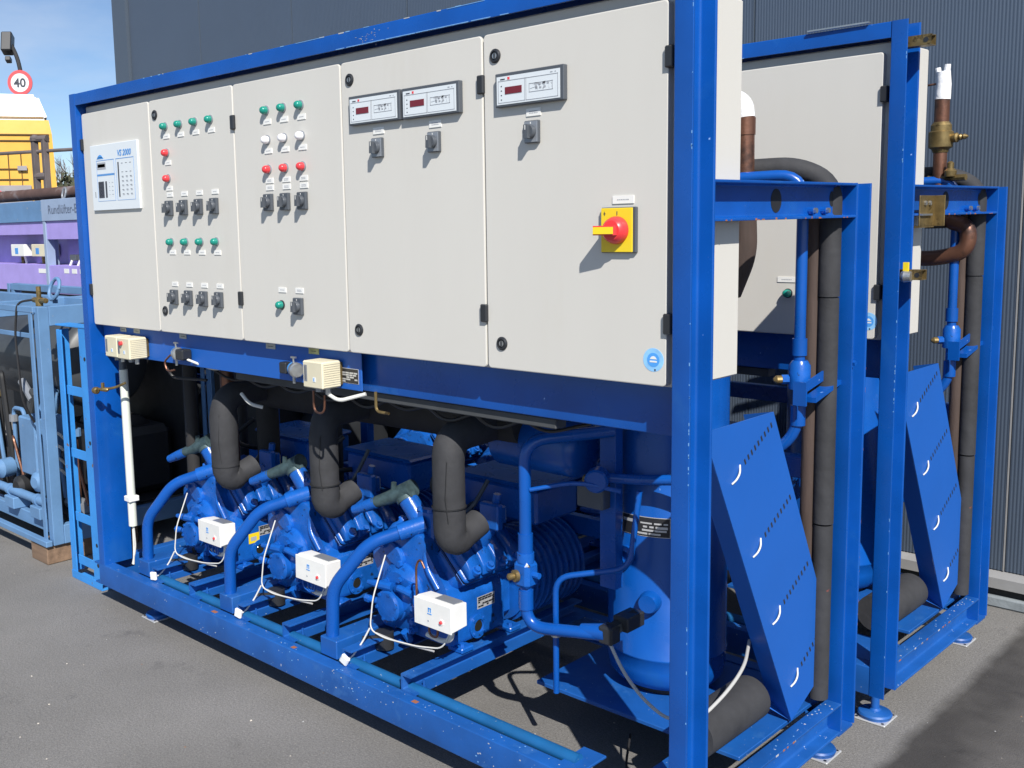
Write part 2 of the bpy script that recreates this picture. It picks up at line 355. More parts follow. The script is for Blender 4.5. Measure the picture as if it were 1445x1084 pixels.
# ------------------------------------------------------------------ rack frame
def leveling_foot(t, x, y, m=M_worn):
    mb = MB(); mb.box(x-.055, x+.055, y-.055, y+.055, -G+.0005, -G+.007, M_plate_s, .002)
    mb.lathe([(.052, 0), (.056, .012), (.052, .018), (.02, .024), (.014, .03), (.014, .1)], (x, y, -G+.007), (0, 0, 1), m)
    for sx in (-1, 1):
        for sy2 in (-1, 1): mb.cyl((x+sx*.044, y+sy2*.044, -G+.004), (x+sx*.044, y+sy2*.044, -G+.0085), .005, M_black, n=8)
    return mb.build('leveling_foot', t)
def make_rack(first=True):
    t = thing('compressor_rack', 'nearer blue steel rack frame carrying the grey control cabinet and three compressors', 'machine frame', (3.05, 0, 0), 'twin refrigeration rack frames')
    mb = MB(); chan_z(mb, 3.0, 3.05, 0, .106, .0, 2.2, 1, M_blue); mb.build('post', t)
    mb = MB(); chan_z(mb, 0, .05, 0, .14, .1, 2.2, -1, M_blue); mb.build('post', t)
    mb = MB(); chan_z(mb, 3.0, 3.05, .908, 1.014, .0, 1.7, 1, M_blue); mb.build('post', t)
    mb = MB(); chan_z(mb, 0, .05, .908, 1.014, .1, 1.7, -1, M_blue); mb.build('post', t)
    # top beam: channel lying open side down
    mb = MB(); pp = [(.107-v, 4.3495-u) for u, v in cpts(2.15, 2.1995, .001, .106, 1, .008)]; mb.prism(pp, 0, .051, 2.999, M_blue); mb.build('top_beam', t)
    # paint scuffs are on the top beam arrises
    mb = MB(); chan_y(mb, 3.0, 3.0495, 1.6, 1.6995, .1065, .9075, 1, M_blue)
    mb.build('side_beam', t)
    for y, z, ry, rz in ((.494, 1.65, .030, .032), (.835, 1.655, .016, .022)):
        mb = MB(); pts = [(y+ry*math.cos(a*math.pi/10), z+rz*math.sin(a*math.pi/10)) for a in range(20)]; mb.prism(pts, 0, 3.0065, 3.0088, M_dark); mb.build('beam_hole', t)
    for y in (.69, .77): mb = MB(); mb.cyl((3.008, y, 1.622), (3.024, y, 1.622), .011, M_blue, n=10); mb.hexa((3.020, y, 1.622), (1, 0, 0), .008, .012, M_zinc); mb.build('beam_bolt', t)
    mb = MB(); chan_y(mb, 0, .05, 1.6, 1.6995, .141, .9075, -1, M_blue); mb.build('side_beam', t)
    # base frame
    mb = MB(); chan_x(mb, 0, .05, 0, .1, 0, 2.9995, 1, M_worn); mb.build('base_beam', t)
    mb = MB(); chan_x(mb, .964, 1.014, 0, .1, 0, 2.9995, -1, M_worn); mb.build('base_beam', t)
    for x0, op in ((3.0005, 1), (-.0005, -1)):
        mb = MB()
        if op > 0: chan_y(mb, 3.0005, 3.0495, 0, .0998, 0.1065, .9075, 1, M_worn)
        else: chan_y(mb, -.0505, -.0005, 0, .0998, .001, 1.013, -1, M_worn)
        mb.build('base_side_beam', t)
    # lower control beam with mounting plate
    mb = MB(); chan_x(mb, .10, .15, 1.065, 1.197, .051, 2.999, 1, M_blue); mb.build('control_beam', t)
    bx('mounting_plate', t, .052, 1.80, .065, .069, 1.07, 1.1985, M_sheet, .0015)
    bx('cable_duct', t, 1.0, 2.56, .115, .165, 1.032, 1.062, mat_duct, .003)
    # rear horizontals
    for z in (.42, .78): bx('rear_rail', t, .051, 2.999, .96, 1.0, z, z+.07, M_blue, .003)
    mb = MB(); mb.lathe([(.06, 0), (.17, .02), (.22, .09), (.225, .12), (.225, 2.05), (.21, 2.1), (.13, 2.16)], (.2, .66, 1.36), (1, 0, 0), M_foamd, n=32); mb.build('unseen_shading_vessel', t, sharp=60)  # unseen vessel added behind the cabinet to shade the compressor bay
    for x in (.6, 1.9): bx('shading_vessel_cradle', t, x, x+.05, .40, .96, 1.08, 1.135, M_blue, .003)  # cradles made up to carry the added vessel
    # compressor bearers: pairs of channels running front to back
    for k in range(3):
        X = 2.02-.64*k
        for xx, nm in ((X-.005, 'bearer'), (X-.30, 'bearer')):
            mb = MB(); mb.prism([(xx-.045, .1008), (xx+.02, .1008), (xx+.02, .106), (xx-.034, .107), (xx-.038, .111), (xx-.038, .149), (xx-.034, .153), (xx+.002, .154), (xx+.002, .159), (xx+.001, .16), (xx-.043, .16), (xx-.045, .158)], 1, .045, .96, M_worn); mb.build(nm, t)
            mb = MB(); mb.hexa((xx+.006, .10, .107), (0, 0, 1), .009, .008, M_worn); mb.cyl((xx+.006, .10, .107), (xx+.006, .10, .135), .004, M_worn, n=8); mb.build('bolt', t)
        # short boxes under each discharge pipe
        bx('pipe_bracket', t, X-.475, X-.385, .052, .40, .1008, .168, M_worn, .003)
        bx('cross_member', t, X-.47, X-.40, .40, .96, .1008, .15, M_worn, .003)
    bx('tank_base_plate', t, 2.24, 2.975, .41, .9635, .082, .0955, M_worn, .002); bx('pipe_support_plate', t, 2.80, 2.975, .12, .33, .060, .0695, M_worn, .002)
    bx('end_lug', t, 2.62, 2.70, .05, .16, .09, .0985, M_worn, .002)
    mb = MB(); mb.tube([(.25, .083, .098), (2.66, .083, .098)], .020, M_teal, n=14); mb.build('oil_line', t)
    mb = MB(); mb.prism([(3.0, .9), (3.0495, .9), (3.0495, 1.0), (3.035, 1.03), (3.0, 1.03)], 2, -.006, -.0005, M_worn); mb.build('corner_plate', t)
    for x, y in ((.33, .10), (3.0, .06), (2.97, .93), (.2, .95)): leveling_foot(t, x, y)
    return t
mat_duct = mat('grey_duct', (.055, .06, .065), .7, var=.15)
def chips(t):
    rnd = random.Random(11); mb = MB(); M_ch = mat('chipped_paint', (.16, .36, .66), .6); M_cw = mat('bare_chips', (.42, .44, .46), .6); M_rs = mat('rust_spot', (.30, .11, .05), .8)
    for x0_, x1_ in ((1.80, 1.84), (1.85, 2.02), (2.03, 2.15), (2.155, 2.36), (2.37, 2.44)): mb.box(x0_, x1_, .0002, .0008, 2.1508, 2.1528, M_ch)
    for x0_, x1_ in ((1.60, 1.74), (2.28, 2.42)): mb.box(x0_, x1_, .0002, .0008, 2.1965, 2.198, M_ch)
    for i in range(46):
        x = rnd.triangular(1.75, 2.5, 2.1); l = rnd.uniform(.003, .03); mb.box(x, x+l, .0003, .0009, 2.1503, 2.1503+rnd.uniform(.0008, .0022), M_ch)
    for i in range(14):
        x = rnd.uniform(.6, 2.5); l = rnd.uniform(.004, .025); mb.box(x, x+l, .0003, .0009, 2.1975-rnd.uniform(0, .002), 2.1992, rnd.choice((M_ch, M_cw)))
    for i in range(26):
        x = rnd.gauss(1.96, .03); z = rnd.gauss(2.17, .01); mb.box(x, x+rnd.uniform(.001, .006), .0003, .0008, z, z+rnd.uniform(.0006, .0015), M_cw)
    for i in range(26):
        z = rnd.choice((rnd.triangular(1.5, 2.15, 2.1), rnd.triangular(.9, 1.15, 1.0), rnd.uniform(.1, 2.1))); mb.box(3.0485-rnd.uniform(0, .002), 3.0497, -.0004, .0001, z, z+rnd.uniform(.002, .010), M_ch)
    for i in range(70):
        x = rnd.triangular(.2, 3, 2.2); z = rnd.uniform(.004, .095); mb.box(x, x+rnd.uniform(.001, .006), -.0006, .0001, z, z+rnd.uniform(.001, .004), rnd.choice((M_ch, M_cw, M_cw)))
    for i in range(40):
        x = rnd.uniform(.1, 2.9); y = rnd.uniform(.003, .045); mb.box(x, x+rnd.uniform(.001, .006), y, y+rnd.uniform(.001, .004), .1001, .1007, rnd.choice((M_ch, M_cw)))
    for i in range(24):
        y = rnd.uniform(.12, .9); x = rnd.uniform(3.002, 3.047); mb.box(x, x+rnd.uniform(.001, .005), y, y+rnd.uniform(.002, .006), .0998, .1004, rnd.choice((M_ch, M_cw)))
    for i in range(14):
        y = rnd.uniform(.12, .9); mb.box(3.0492, 3.0499, y, y+rnd.uniform(.003, .012), 1.6002, 1.6002+rnd.uniform(.002, .006), M_rs)
    for i in range(10):
        y = rnd.uniform(.12, .9); mb.box(3.0492, 3.0499, y, y+rnd.uniform(.004, .02), .094, .0992, rnd.choice((M_rs, M_cw)))
    for x, w in ((.9, .03), (1.42, .02), (2.05, .022)): mb.box(x, x+w, .012, .028, .1001, .1008, M_rs)
    for i in range(12):
        z = rnd.uniform(.3, 1.65); mb.box(3.0488, 3.0499, 1.0125, 1.0143, z, z+rnd.uniform(.003, .012), M_rs)
    mb.build('chipped_paint', t, kind='stuff')
rack1 = make_rack(); chips(rack1)
def small_label(name, par, x, z, w, h, y, m=M_white, lines=1, ink=M_pgrey):
    mb = MB(); mb.box(x-w/2, x+w/2, y-.0025, y, z-h/2, z+h/2, m)
    for i in range(lines):
        zz = z+(lines-1)*.0022-i*.0045
        xx = x-w*.28
        while xx < x+w*.26:
            l = random.uniform(.002, .0055); mb.box(xx, min(xx+l, x+w*.3), y-.0028, y-.0024, zz-.0012, zz+.0014, ink); xx += l+.0012
    return mb.build(name, par)
for x, w in ((.236, .05), (.352, .05), (.718, .05), (1.307, .055)): small_label('label_strip', rack1, x, 1.186, w, .018, .065, M_paper, 1, M_print)
small_label('label_strip', rack1, 1.555, 1.186, .055, .02, .065, mat('faded_yellow_label', (.45, .45, .2), .6, var=.3, vscale=40), 1, M_print)
def nameplate(name, par, x0, x1, z0, z1, y, m=None):
    """black plate with silver fields"""
    mb = MB(); mb.box(x0, x1, y-.0015, y, z0, z1, M_plate_s); mb.box(x0+.0015, x1-.0015, y-.0022, y-.0014, z0+.0015, z1-.0015, M_plate_b)
    w, h = x1-x0, z1-z0; rows = 5
    for r in range(rows):
        zz = z1-h*(.25+.145*r); xx = x0+w*.2
        while xx < x1-w*.1:
            l = random.uniform(.12, .22)*w; l = min(l, x1-w*.05-xx)
            if random.random() < .8: mb.box(xx, xx+l, y-.003, y-.0021, zz-h*.1, zz, M_plate_s)
            xx += l+w*.03
    return mb.build(name, par)
nameplate('nameplate', rack1, 1.685, 1.785, 1.092, 1.142, .065)
# ------------------------------------------------------------------ control cabinet
def lamp(t, x, z, lens, Y, ring=M_mgrey):
    mb = MB(); mb.lathe([(.0165, 0), (.0165, .003), (.014, .0045)], (x, Y, z), (0, -1, 0), ring, n=18); o = mb.build('indicator_lamp', t)
    mb = MB(); mb.lathe([(.0135, .004), (.0135, .014), (.0125, .019), (.0095, .0235), (.005, .026), (.0005, .0268)], (x, Y, z), (0, -1, 0), lens, n=18); mb.build('lens', o, sharp=60)
def rotary(t, x, z, Y, ang=0, plate=M_dgrey):
    mb = MB(); mb.box(x-.0235, x+.0235, Y-.012, Y, z-.029, z+.029, M_dgrey, .002); mb.box(x-.0215, x+.0215, Y-.0135, Y-.011, z-.027, z+.027, plate, .0005)
    mb.box(x-.001, x+.001, Y-.0142, Y-.0132, z+.02, z+.025, M_white)
    o = mb.build('rotary_switch', t)
    mb = MB(); mb.lathe([(.0185, .013), (.0185, .022), (.0165, .0255)], (x, Y, z), (0, -1, 0), M_dgrey, n=20)
    mx_ = Matrix.Translation((x, Y, z)) @ Matrix.Rotation(ang, 4, 'Y')
    pts = [(-.0185, -.022), (.0185, -.022), (.016, -.045), (-.016, -.047)]
    V = []
    for hw, zz in ((.0065, 0),):
        mb.prism([(-.007, -.0175), (.007, -.0175), (.0055, .0175), (-.0055, .0175)], 1, -.024, -.036, M_dgrey, mx_)
    mb.box(-.0009, .0009, -.0366, -.0356, .004, .016, M_white, 0, mx_)
    mb.build('knob', o)
def lock(t, x, z, Y):
    mb = MB(); mb.lathe([(.019, 0), (.019, .003), (.015, .006), (.012, .006), (.012, .002)], (x, Y, z), (0, -1, 0), M_black, n=20); o = mb.build('door_lock', t)
    mb = MB(); mb.lathe([(.008, .002), (.008, .005), (.003, .005)], (x, Y, z), (0, -1, 0), M_zinc, n=14); mb.box(x-.002, x+.002, Y-.0062, Y-.004, z-.007, z+.007, M_black); mb.build('lock_core', o)
def display(t, x0, x1, z0, z1, Y):
    mb = MB(); mb.box(x0, x1, Y-.017, Y, z0, z1, M_dgrey, .002); o = mb.build('temperature_controller', t)
    fy = Y-.0172; mb = MB(); a, b, c, d = x0+.007, x1-.011, z0+.006, z1-.009
    mb.box(a, b, fy-.001, fy+.001, c, d, M_panel); mb.build('controller_face', o)
    mb = MB(); w, h = b-a, d-c; y = fy-.0011; th = .0006
    def ln(u0, v0, u1, v1, m=M_pgrey, e=.0007):
        X0, X1, Z0, Z1 = a+u0*w, a+u1*w, c+v0*h, c+v1*h
        mb.box(min(X0, X1)-e, max(X0, X1)+e, y-th, y, min(Z0, Z1)-e, max(Z0, Z1)+e, m)
    ln(.03, .84, .97, .84); ln(.03, .07, .46, .07); ln(.46, .07, .46, .84); ln(.03, .07, .03, .84); ln(.48, .84, .48, .07); ln(.97, .07, .97, .84); ln(.48, .07, .97, .07)
    for k in range(4): ln(.075, .17+.16*k, .083, .18+.16*k, M_print, .001)
    mb.box(a+.18*w, a+.215*w, y-th, y, c+.87*h, c+.96*h, M_redl)
    ln(.07, .9, .13, .9, M_print, .0015); ln(.86, .91, .89, .92); ln(.93, .91, .94, .92)
    random.seed(3)
    for k in range(34):
        u = .54+random.random()*.34; v = .36+random.random()*.22; ln(u, v, u+random.choice((0, .03)), v+random.choice((0, .05)), M_pgrey, .0004)
    ln(.53, .33, .89, .33); ln(.53, .62, .89, .62); ln(.53, .33, .53, .62); ln(.89, .33, .89, .62)
    mb.build('printed_diagram', o)
    bx('red_display', o, a+.14*w, a+.41*w, fy-.0022, fy-.0012, c+.36*h, c+.61*h, M_rwin)
def cabinet(full=True, label='', YF=.022, dy=0):
    t = thing('control_cabinet', label, 'electrical cabinet', (2.99, .2, 1.2), 'grey control cabinets')
    doors = [(.058, .619), (.624, 1.197), (1.202, 1.789), (1.794, 2.388), (2.394, 2.972)]
    bx('cabinet_body', t, .056, 2.996, .045, .325, 1.2, 2.146, M_cream, .004)
    if not full: doors = doors[3:] if False else doors
    for i, (a, b) in enumerate(doors):
        r_ = .012; pts = []
        for (cx_, cz_, a0_) in ((b-r_, 2.113-r_, 0), (a+r_, 2.113-r_, 90), (a+r_, 1.204+r_, 180), (b-r_, 1.204+r_, 270)):
            for k in range(5): pts.append((cx_+r_*math.cos(R(a0_+22.5*k)), cz_+r_*math.sin(R(a0_+22.5*k))))
        mb = MB(); mb.prism(pts, 1, YF, .0445, M_cream)
        es = [e for e in mb.bm.edges if abs(e.verts[0].co.y-YF) < 1e-5 and abs(e.verts[1].co.y-YF) < 1e-5]
        bmesh.ops.bevel(mb.bm, geom=es, offset=.003, segments=2, profile=.5, affect='EDGES')
        mb.build('door', t, sharp=12)
    mb = MB()
    for i, (a, b) in enumerate(doors[:-1]): mb.box(b+.0005, doors[i+1][0]-.0005, .035, .0448, 1.216, 2.10, M_seal)
    mb.build('door_gasket', t)
    for x in (.0525, 1.1995, 2.386, 2.978):
        for z in (1.983, 1.358):
            mb = MB(); mb.box(x-.012, x+.012, YF-.010, YF+.012, z-.025, z+.025, M_black, .003); mb.build('hinge', t)
    for x, z in ((.667, 2.056), (.667, 1.29), (1.836, 2.058), (1.845, 1.28), (2.437, 2.053), (2.448, 1.276)): lock(t, x, z, YF)
    return t
cab1 = cabinet(True, 'nearer long grey control cabinet with lamps, rotary switches and yellow main switch')
Y = .022
for k in range(4):
    x = .742+.1045*k
    lamp(cab1, x, 2.006, M_green, Y); small_label('label_strip', cab1, x+.003, 1.968, .042, .017, Y)
    rotary(cab1, x+.004, 1.694, Y); small_label('label_strip', cab1, x+.007, 1.746, .042, .017, Y)
    lamp(cab1, x+.001, 1.563, M_green, Y); small_label('label_strip', cab1, x+.005, 1.523, .042, .017, Y)
    rotary(cab1, x+.006, 1.348, Y); small_label('label_strip', cab1, x+.009, 1.399, .042, .017, Y)
for z in (1.906, 1.808): lamp(cab1, .744, z, M_redl, Y)
for z in (1.868, 1.770): small_label('label_strip', cab1, .748, z, .042, .017, Y)
for k in range(3):
    x = 1.398+.0945*k
    lamp(cab1, x, 2.006, M_green, Y); lamp(cab1, x, 1.907, M_whl, Y); lamp(cab1, x, 1.808, M_redl, Y)
    for z, n in ((1.968, 1), (1.870, 1), (1.770, 2), (1.746, 2)): small_label('label_strip', cab1, x+.003, z, .042, .0175, Y, lines=n)
    rotary(cab1, x-.002, 1.696, Y)
lamp(cab1, 1.441, 1.344, M_green, Y, M_black); small_label('label_strip', cab1, 1.448, 1.396, .042, .017, Y)
rotary(cab1, 1.541, 1.343, Y); small_label('label_strip', cab1, 1.544, 1.396, .042, .0175, Y, lines=2)
display(cab1, 1.846, 2.076, 1.916, 2.004, Y); display(cab1, 2.085, 2.316, 1.915, 2.003, Y); display(cab1, 2.449, 2.679, 1.914, 2.002, Y)
for x in (1.963, 2.205, 2.567):
    rotary(cab1, x, 1.843, Y, R(0), M_mgrey); small_label('label_strip', cab1, x+.001, 1.894, .048, .02, Y, lines=2)
small_label('label_strip', cab1, 2.848, 1.658, .062, .019, Y)
def main_switch(t, x=2.838, z=1.584):
    mb = MB(); mb.box(x-.050, x+.053, Y-.010, Y, z-.056, z+.056, M_dgrey, .002); mb.box(x-.048, x+.044, Y-.013, Y-.0095, z-.054, z+.054, M_yel, .001)
    mb.box(x-.001, x+.001, Y-.0138, Y-.0128, z+.036, z+.046, M_print); mb.box(x-.040, x-.034, Y-.0138, Y-.0128, z+.040, z+.0415, M_print); mb.box(x-.038, x-.0365, Y-.0138, Y-.0128, z+.036, z+.046, M_print)
    o = mb.build('main_switch', t)
    mb = MB(); mb.lathe([(.034, .013), (.034, .022), (.030, .034), (.024, .040)], (x, Y, z), (0, -1, 0), M_red, n=28)
    mb.prism([(-.036, -.017), (.02, -.017), (.018, -.055), (-.036, -.064)], 2, -.0115, .0115, M_red, Matrix.Translation((x, Y, z)))
    mb.build('switch_handle', o)
    mb = MB(); mb.prism([(-.034, -.064), (.018, -.056), (.018, -.058), (-.034, -.0665)], 2, -.0085, .0085, M_yel, Matrix.Translation((x, Y, z))); mb.build('handle_inlay', o)
main_switch(cab1)
def sticker(t, x, z, y=.022):
    mb = MB(); mb.lathe([(.029, 0), (.029, .0006)], (x, y, z), (0, -1, 0), M_stl, n=32); mb.lathe([(.0175, .0006), (.0175, .001)], (x, y, z), (0, -1, 0), M_stb, n=32)
    mb.prism([(x-.010, z+.002), (x+.010, z+.002), (x+.005, z+.008), (x, z+.0095), (x-.005, z+.008)], 1, y-.0014, y-.0009, M_white); mb.box(x-.010, x+.010, y-.0014, y-.0009, z-.006, z-.002, M_white)
    mb.box(x+.003, x+.007, y-.0011, y-.0006, z-.027, z-.022, M_print)
    mb.build('round_sticker', t)
sticker(cab1, 2.936, 1.268)
def vs_panel(t):
    x0, x1, z0, z1 = .137, .533, 1.699, 1.972; y = Y
    bx('controller_panel', t, x0, x1, y-.010, y, z0, z1, M_panel, .0015)
    o = MB(); f = y-.0102; W_, H_ = x1-x0, z1-z0
    def rc(u0, u1, v0, v1, m): o.box(x0+u0*W_, x0+u1*W_, f-.0006, f, z1-v1*H_, z1-v0*H_, m)
    def fr(u0, u1, v0, v1, m, e=.004, top=None):
        rc(u0, u1, v0, v0+(top or e*1.2), m); rc(u0, u1, v1-e, v1, m); rc(u0, u0+e*.7, v0, v1, m); rc(u1-e*.7, u1, v0, v1, m)
    fr(.13, .51, .235, .45, M_pblue, top=.008); fr(.13, .51, .455, .86, M_pblue, top=.018); fr(.55, .92, .235, .86, M_pblue, top=.008)
    rc(.14, .33, .27, .375, M_pgrey); rc(.155, .315, .295, .345, M_print)
    rc(.15, .27, .56, .81, M_print); rc(.30, .335, .56, .81, M_print); rc(.585, .61, .29, .81, M_print)
    rc(.07, .078, .71, .80, M_print)
    for i in range(3):
        for j in range(8):
            if j in (1,) : continue
            u, v = .66+.085*i, .31+.065*j; rc(u, u+.035, v, v+.006, M_print); 
            if j > 2: rc(u+.008, u+.045, v+.014, v+.02, M_pgrey)
    for i in range(2):
        for j in range(4): u, v = .38+.06*i, .58+.06*j; rc(u, u+.02+.01*i, v, v+.007, M_pgrey)
    for j in range(4):
        for i in range(2): u, v = .165+.05*i, .585+.056*j; rc(u, u+.022, v, v+.014, M_pgrey)
    o.prism([(x0+.14*W_, z1-.215*H_), (x0+.29*W_, z1-.215*H_), (x0+.25*W_, z1-.165*H_), (x0+.215*W_, z1-.15*H_), (x0+.18*W_, z1-.165*H_)], 1, f-.0006, f, M_pblue)
    rc(.16, .27, .19, .2, M_panel)
    o.text('VS 2000', (x0+.585*W_, f-.0008, z1-.2*H_), .034, M_pblue, shear=.25, bold=.0009)
    o.build('controller_print', t)
vs_panel(cab1)
# ------------------------------------------------------------------ compressors
def make_compressor():
    cx = 1.82
    t = thing('compressor', 'blue reciprocating compressor nearest the tall right post', 'compressor', (cx, .45, .16), 'reciprocating compressors in a row')
    # body casting: V profile with rounded flanks
    pr = [(1.665, .178), (1.985, .178), (2.0, .193), (2.0, .345), (1.955, .385), (1.905, .45), (1.875, .53), (1.84, .548), (1.76, .535), (1.65, .50), (1.595, .452), (1.605, .42), (1.635, .36), (1.66, .3)]
    mb = MB(); vs = mb.prism(pr, 1, .262, .53, M_cast)
    es = [e for e in mb.bm.edges]
    bmesh.ops.bevel(mb.bm, geom=es, offset=.011, segments=2, profile=.5, affect='EDGES')
    for f in mb.bm.faces: f.smooth = True
    mb.box(1.70, 1.97, .49, .62, .19, .47, M_cast, .03); mb.tube([(1.86, .280, .52), (1.88, .262, .44), (1.935, .262, .375)], .012, M_cast, .03, n=10)
    mb.build('crankcase', t, sharp=40)
    # front saddle casting between banks
    mb = MB(); mb.lathe([(.085, 0), (.098, .01), (.10, .03), (.07, .06)], (1.765, .286, .335), (0, -1, 0), M_cast, n=28)
    for k in range(7):
        a = k*2*math.pi/7+.4; c = Vector((1.765+.082*math.cos(a), .254, .335+.082*math.sin(a))); mb.hexa(c, (0, -1, 0), .0105, .016, M_cast)
    mb.build('bearing_cover', t)
    PX = -.015
    mb = MB(); mb.lathe([(.062, 0), (.062, .03), (.058, .034), (.058, .058), (.05, .066), (.02, .068)], (1.755+PX, .262, .282), (0, -1, 0), M_cast, n=26)
    for k in range(6):
        a = k*math.pi/3+.2; c = Vector((1.755+PX+.049*math.cos(a), .200, .282+.049*math.sin(a))); mb.hexa(c, (0, -1, 0), .007, .008, M_cast)
    mb.prism([(1.70, .33), (1.84, .345), (1.85, .375), (1.80, .395), (1.72, .372), (1.69, .352)], 1, .225, .27, M_cast)
    mb.tube([(1.755, .215, .352), (1.70, .205, .352), (1.645, .20, .350)], lambda q: .016 if q < .7 else .009, M_cast, n=10)
    mb.tube([(1.77, .22, .35), (1.80, .205, .362), (1.86, .21, .352)], .013, M_cast, n=10)
    for x, z in ((1.715, .362), (1.79, .385), (1.83, .362), (1.855, .30), (1.85, .25), (1.84, .215)): mb.cyl((x, .24, z), (x, .222, z), .014, M_cast, n=10); mb.hexa((x, .222, z), (0, -1, 0), .010, .012, M_cast)
    mb.cyl((1.635, .205, .285), (1.70, .215, .285), .012, M_cast, n=10); mb.hexa((1.625, .205, .285), (1, 0, 0), .014, .02, M_cast)
    mb.cyl((1.80, .225, .20), (1.80, .25, .16), .014, M_cast, n=10)
    mb.build('oil_pump', t)
    # oval cover on the left bank
    def oval(c, nrm, u, a, b_, h, m, mb):
        c = Vector(c); nrm = Vector(nrm).normalized(); u = Vector(u).normalized(); v = nrm.cross(u)
        P0 = [c+u*a*math.cos(k*math.pi/12)+v*b_*math.sin(k*math.pi/12) for k in range(24)]
        mb._new([tuple(p) for p in P0]+[tuple(p+nrm*h*.7) for p in P0]+[tuple(c+(p-c)*.85+nrm*h) for p in P0], [tuple(range(48, 72))]+[(k, (k+1) % 24, 24+(k+1) % 24, 24+k) for k in range(24)]+[(24+k, 24+(k+1) % 24, 48+(k+1) % 24, 48+k) for k in range(24)], m)
    mb = MB(); oval((1.725, .264, .458), (0, -1, 0), (.8, 0, -.5), .056, .036, .018, M_cast, mb)
    for sg in (-1, 1): mb.hexa((1.725+sg*.042, .247, .458-sg*.026), (0, -1, 0), .012, .014, M_cast)
    mb.build('end_cover', t)
    # heads with three saddles and bolts
    for sg in (1, -1):
        n_ = Vector((sg*.707, 0, .707)); tdir = Vector((sg*.707, 0, -.707)); c = Vector((cx, 0, .335))+n_*.19
        mtx = Matrix((( tdir.x, 0, n_.x, c.x), (0, 1, 0, 0), (tdir.z, 0, n_.z, c.z), (0, 0, 0, 1)))
        mb = MB(); mb.box(-.098, .098, .292, .568, .0, .024, M_cast, .010, mtx); mb.box(-.07, .085, .30, .56, -.12, -.004, M_cast, .02, mtx); mb.box(-.096, .096, .294, .566, -.004, -.0005, M_dark, 0, mtx)
        for k in range(4):
            y = .328+.068*k
            mb.prism([(-.085, .024), (.094, .024), (.098, .036), (.075, .058), (.04, .066), (-.045, .066), (-.075, .055)], 1, y-.0285, y+.0285, M_cast, mtx)
        es = [e for e in mb.bm.edges]; bmesh.ops.bevel(mb.bm, geom=es, offset=.0035, segments=1, profile=.6, affect='EDGES')
        h = mb.build('cylinder_head', t, sharp=50)
        for k in range(4):
            y = .328+.068*k
            for q in (.068, -.082):
                b2 = MB(); p = mtx @ Vector((q+.012, y, .046)); b2.cyl(p, p+n_*.014, .0185, M_cast, n=14); b2.hexa(p+n_*.014, n_, .0115, .010, M_cast); b2.build('head_bolt', h)
    # side flange with sight glass, nameplate
    mb = MB(); mb.lathe([(.043, 0), (.043, .010), (.024, .012), (.022, .006), (.001, .006)], (1.997, .385, .228), (1, 0, 0), M_cast, n=26)
    for k in range(4):
        a = math.pi/4+k*math.pi/2; mb.hexa((2.005, .385+.033*math.cos(a), .228+.033*math.sin(a)), (1, 0, 0), .006, .006, M_cast)
    sgl = mb.build('sight_glass_flange', t); mb = MB(); mb.lathe([(.020, 0), (.018, .002)], (2.0035, .385, .228), (1, 0, 0), M_glass, n=20); mb.build('sight_glass', sgl)
    mb = MB(); mb.box(1.9985, 2.0003, .385, .475, .285, .328, M_plate_s)
    for r in range(5):
        yy = .39
        while yy < .468:
            l = random.uniform(.008, .02)
            if random.random() < .75: mb.box(2.0, 2.0012, yy, min(yy+l, .472), .29+r*.0075, .2955+r*.0075, M_plate_b)
            yy += l+.002
    mb.build('nameplate', t)
    for y in (.31, .56):
        for x in (1.66, 1.99): mb = MB(); mb.box(x-.035, x+.035, y-.03, y+.03, .161, .18, M_cast, .004); mb.hexa((x+.012, y-.005, .18), (0, 0, 1), .011, .009, M_cast); mb.build('mounting_foot', t)
    # motor housing with ribs
    mb = MB(); prof = [(.12, .60), (.165, .605)]
    y = .62
    while y < .93: prof += [(.165, y), (.178, y+.004), (.178, y+.012), (.165, y+.016)]; y += .034
    prof += [(.15, .945), (.1, .96)]
    mb.lathe([(r_*.95, a_) for r_, a_ in prof], (1.88, 0, .315), (0, 1, 0), M_cast, n=36); mb.build('motor_housing', t)
    o = bx('terminal_box', t, 1.71, 2.09, .60, .84, .55, .675, M_blue, .010)
    bx('terminal_box_lid', t, 1.70, 2.10, .59, .85, .676, .692, M_blue, .008)
    # suction valve on top of the right bank
    mb = MB(); mb.cyl((1.97, .42, .50), (2.03, .43, .60), .034, M_cast); mb.box(2.00, 2.085, .40, .432, .575, .665, M_cast, .006); mb.box(2.015, 2.07, .432, .465, .59, .65, M_cast, .004); mb.box(2.02, 2.065, .465, .468, .60, .64, M_ivory)
    mb.hexa((2.05, .435, .665), (.2, 0, 1), .014, .03, M_cast)
    mb.build('suction_valve', t)
    # discharge service valve on left bank
    mb = MB(); mb.cyl((1.80, .33, .56), (1.735, .32, .645), .036, M_cast); mb.box(1.795, 1.875, .30, .345, .52, .625, M_cast, .008); mb.hexa((1.86, .305, .62), (0, 0, 1), .010, .012, M_cast); mb.hexa((1.81, .305, .62), (0, 0, 1), .010, .012, M_cast)
    v = mb.build('discharge_valve', t)
    mb = MB(); mb.tube([(1.755, .325, .685), (1.715, .32, .668), (1.665, .30, .642), (1.605, .27, .617)], lambda q: .034-.014*q, M_vgrey, n=12); mb.lathe([(.04, 0), (.042, .014), (.028, .03)], (1.735, .32, .64), (-.6, 0, .8), M_vgrey); mb.cyl((1.68, .30, .66), (1.685, .30, .70), .010, M_vgrey, n=8); mb.build('valve_bonnet', v)
    mb = MB(); mb.tube([(1.615, .275, .62), (1.58, .265, .605), (1.575, .262, .602), (1.52, .25, .58)], lambda q: .022 if q < .5 else .017, M_cast, n=12); mb.build('valve_cap', v)
    return t
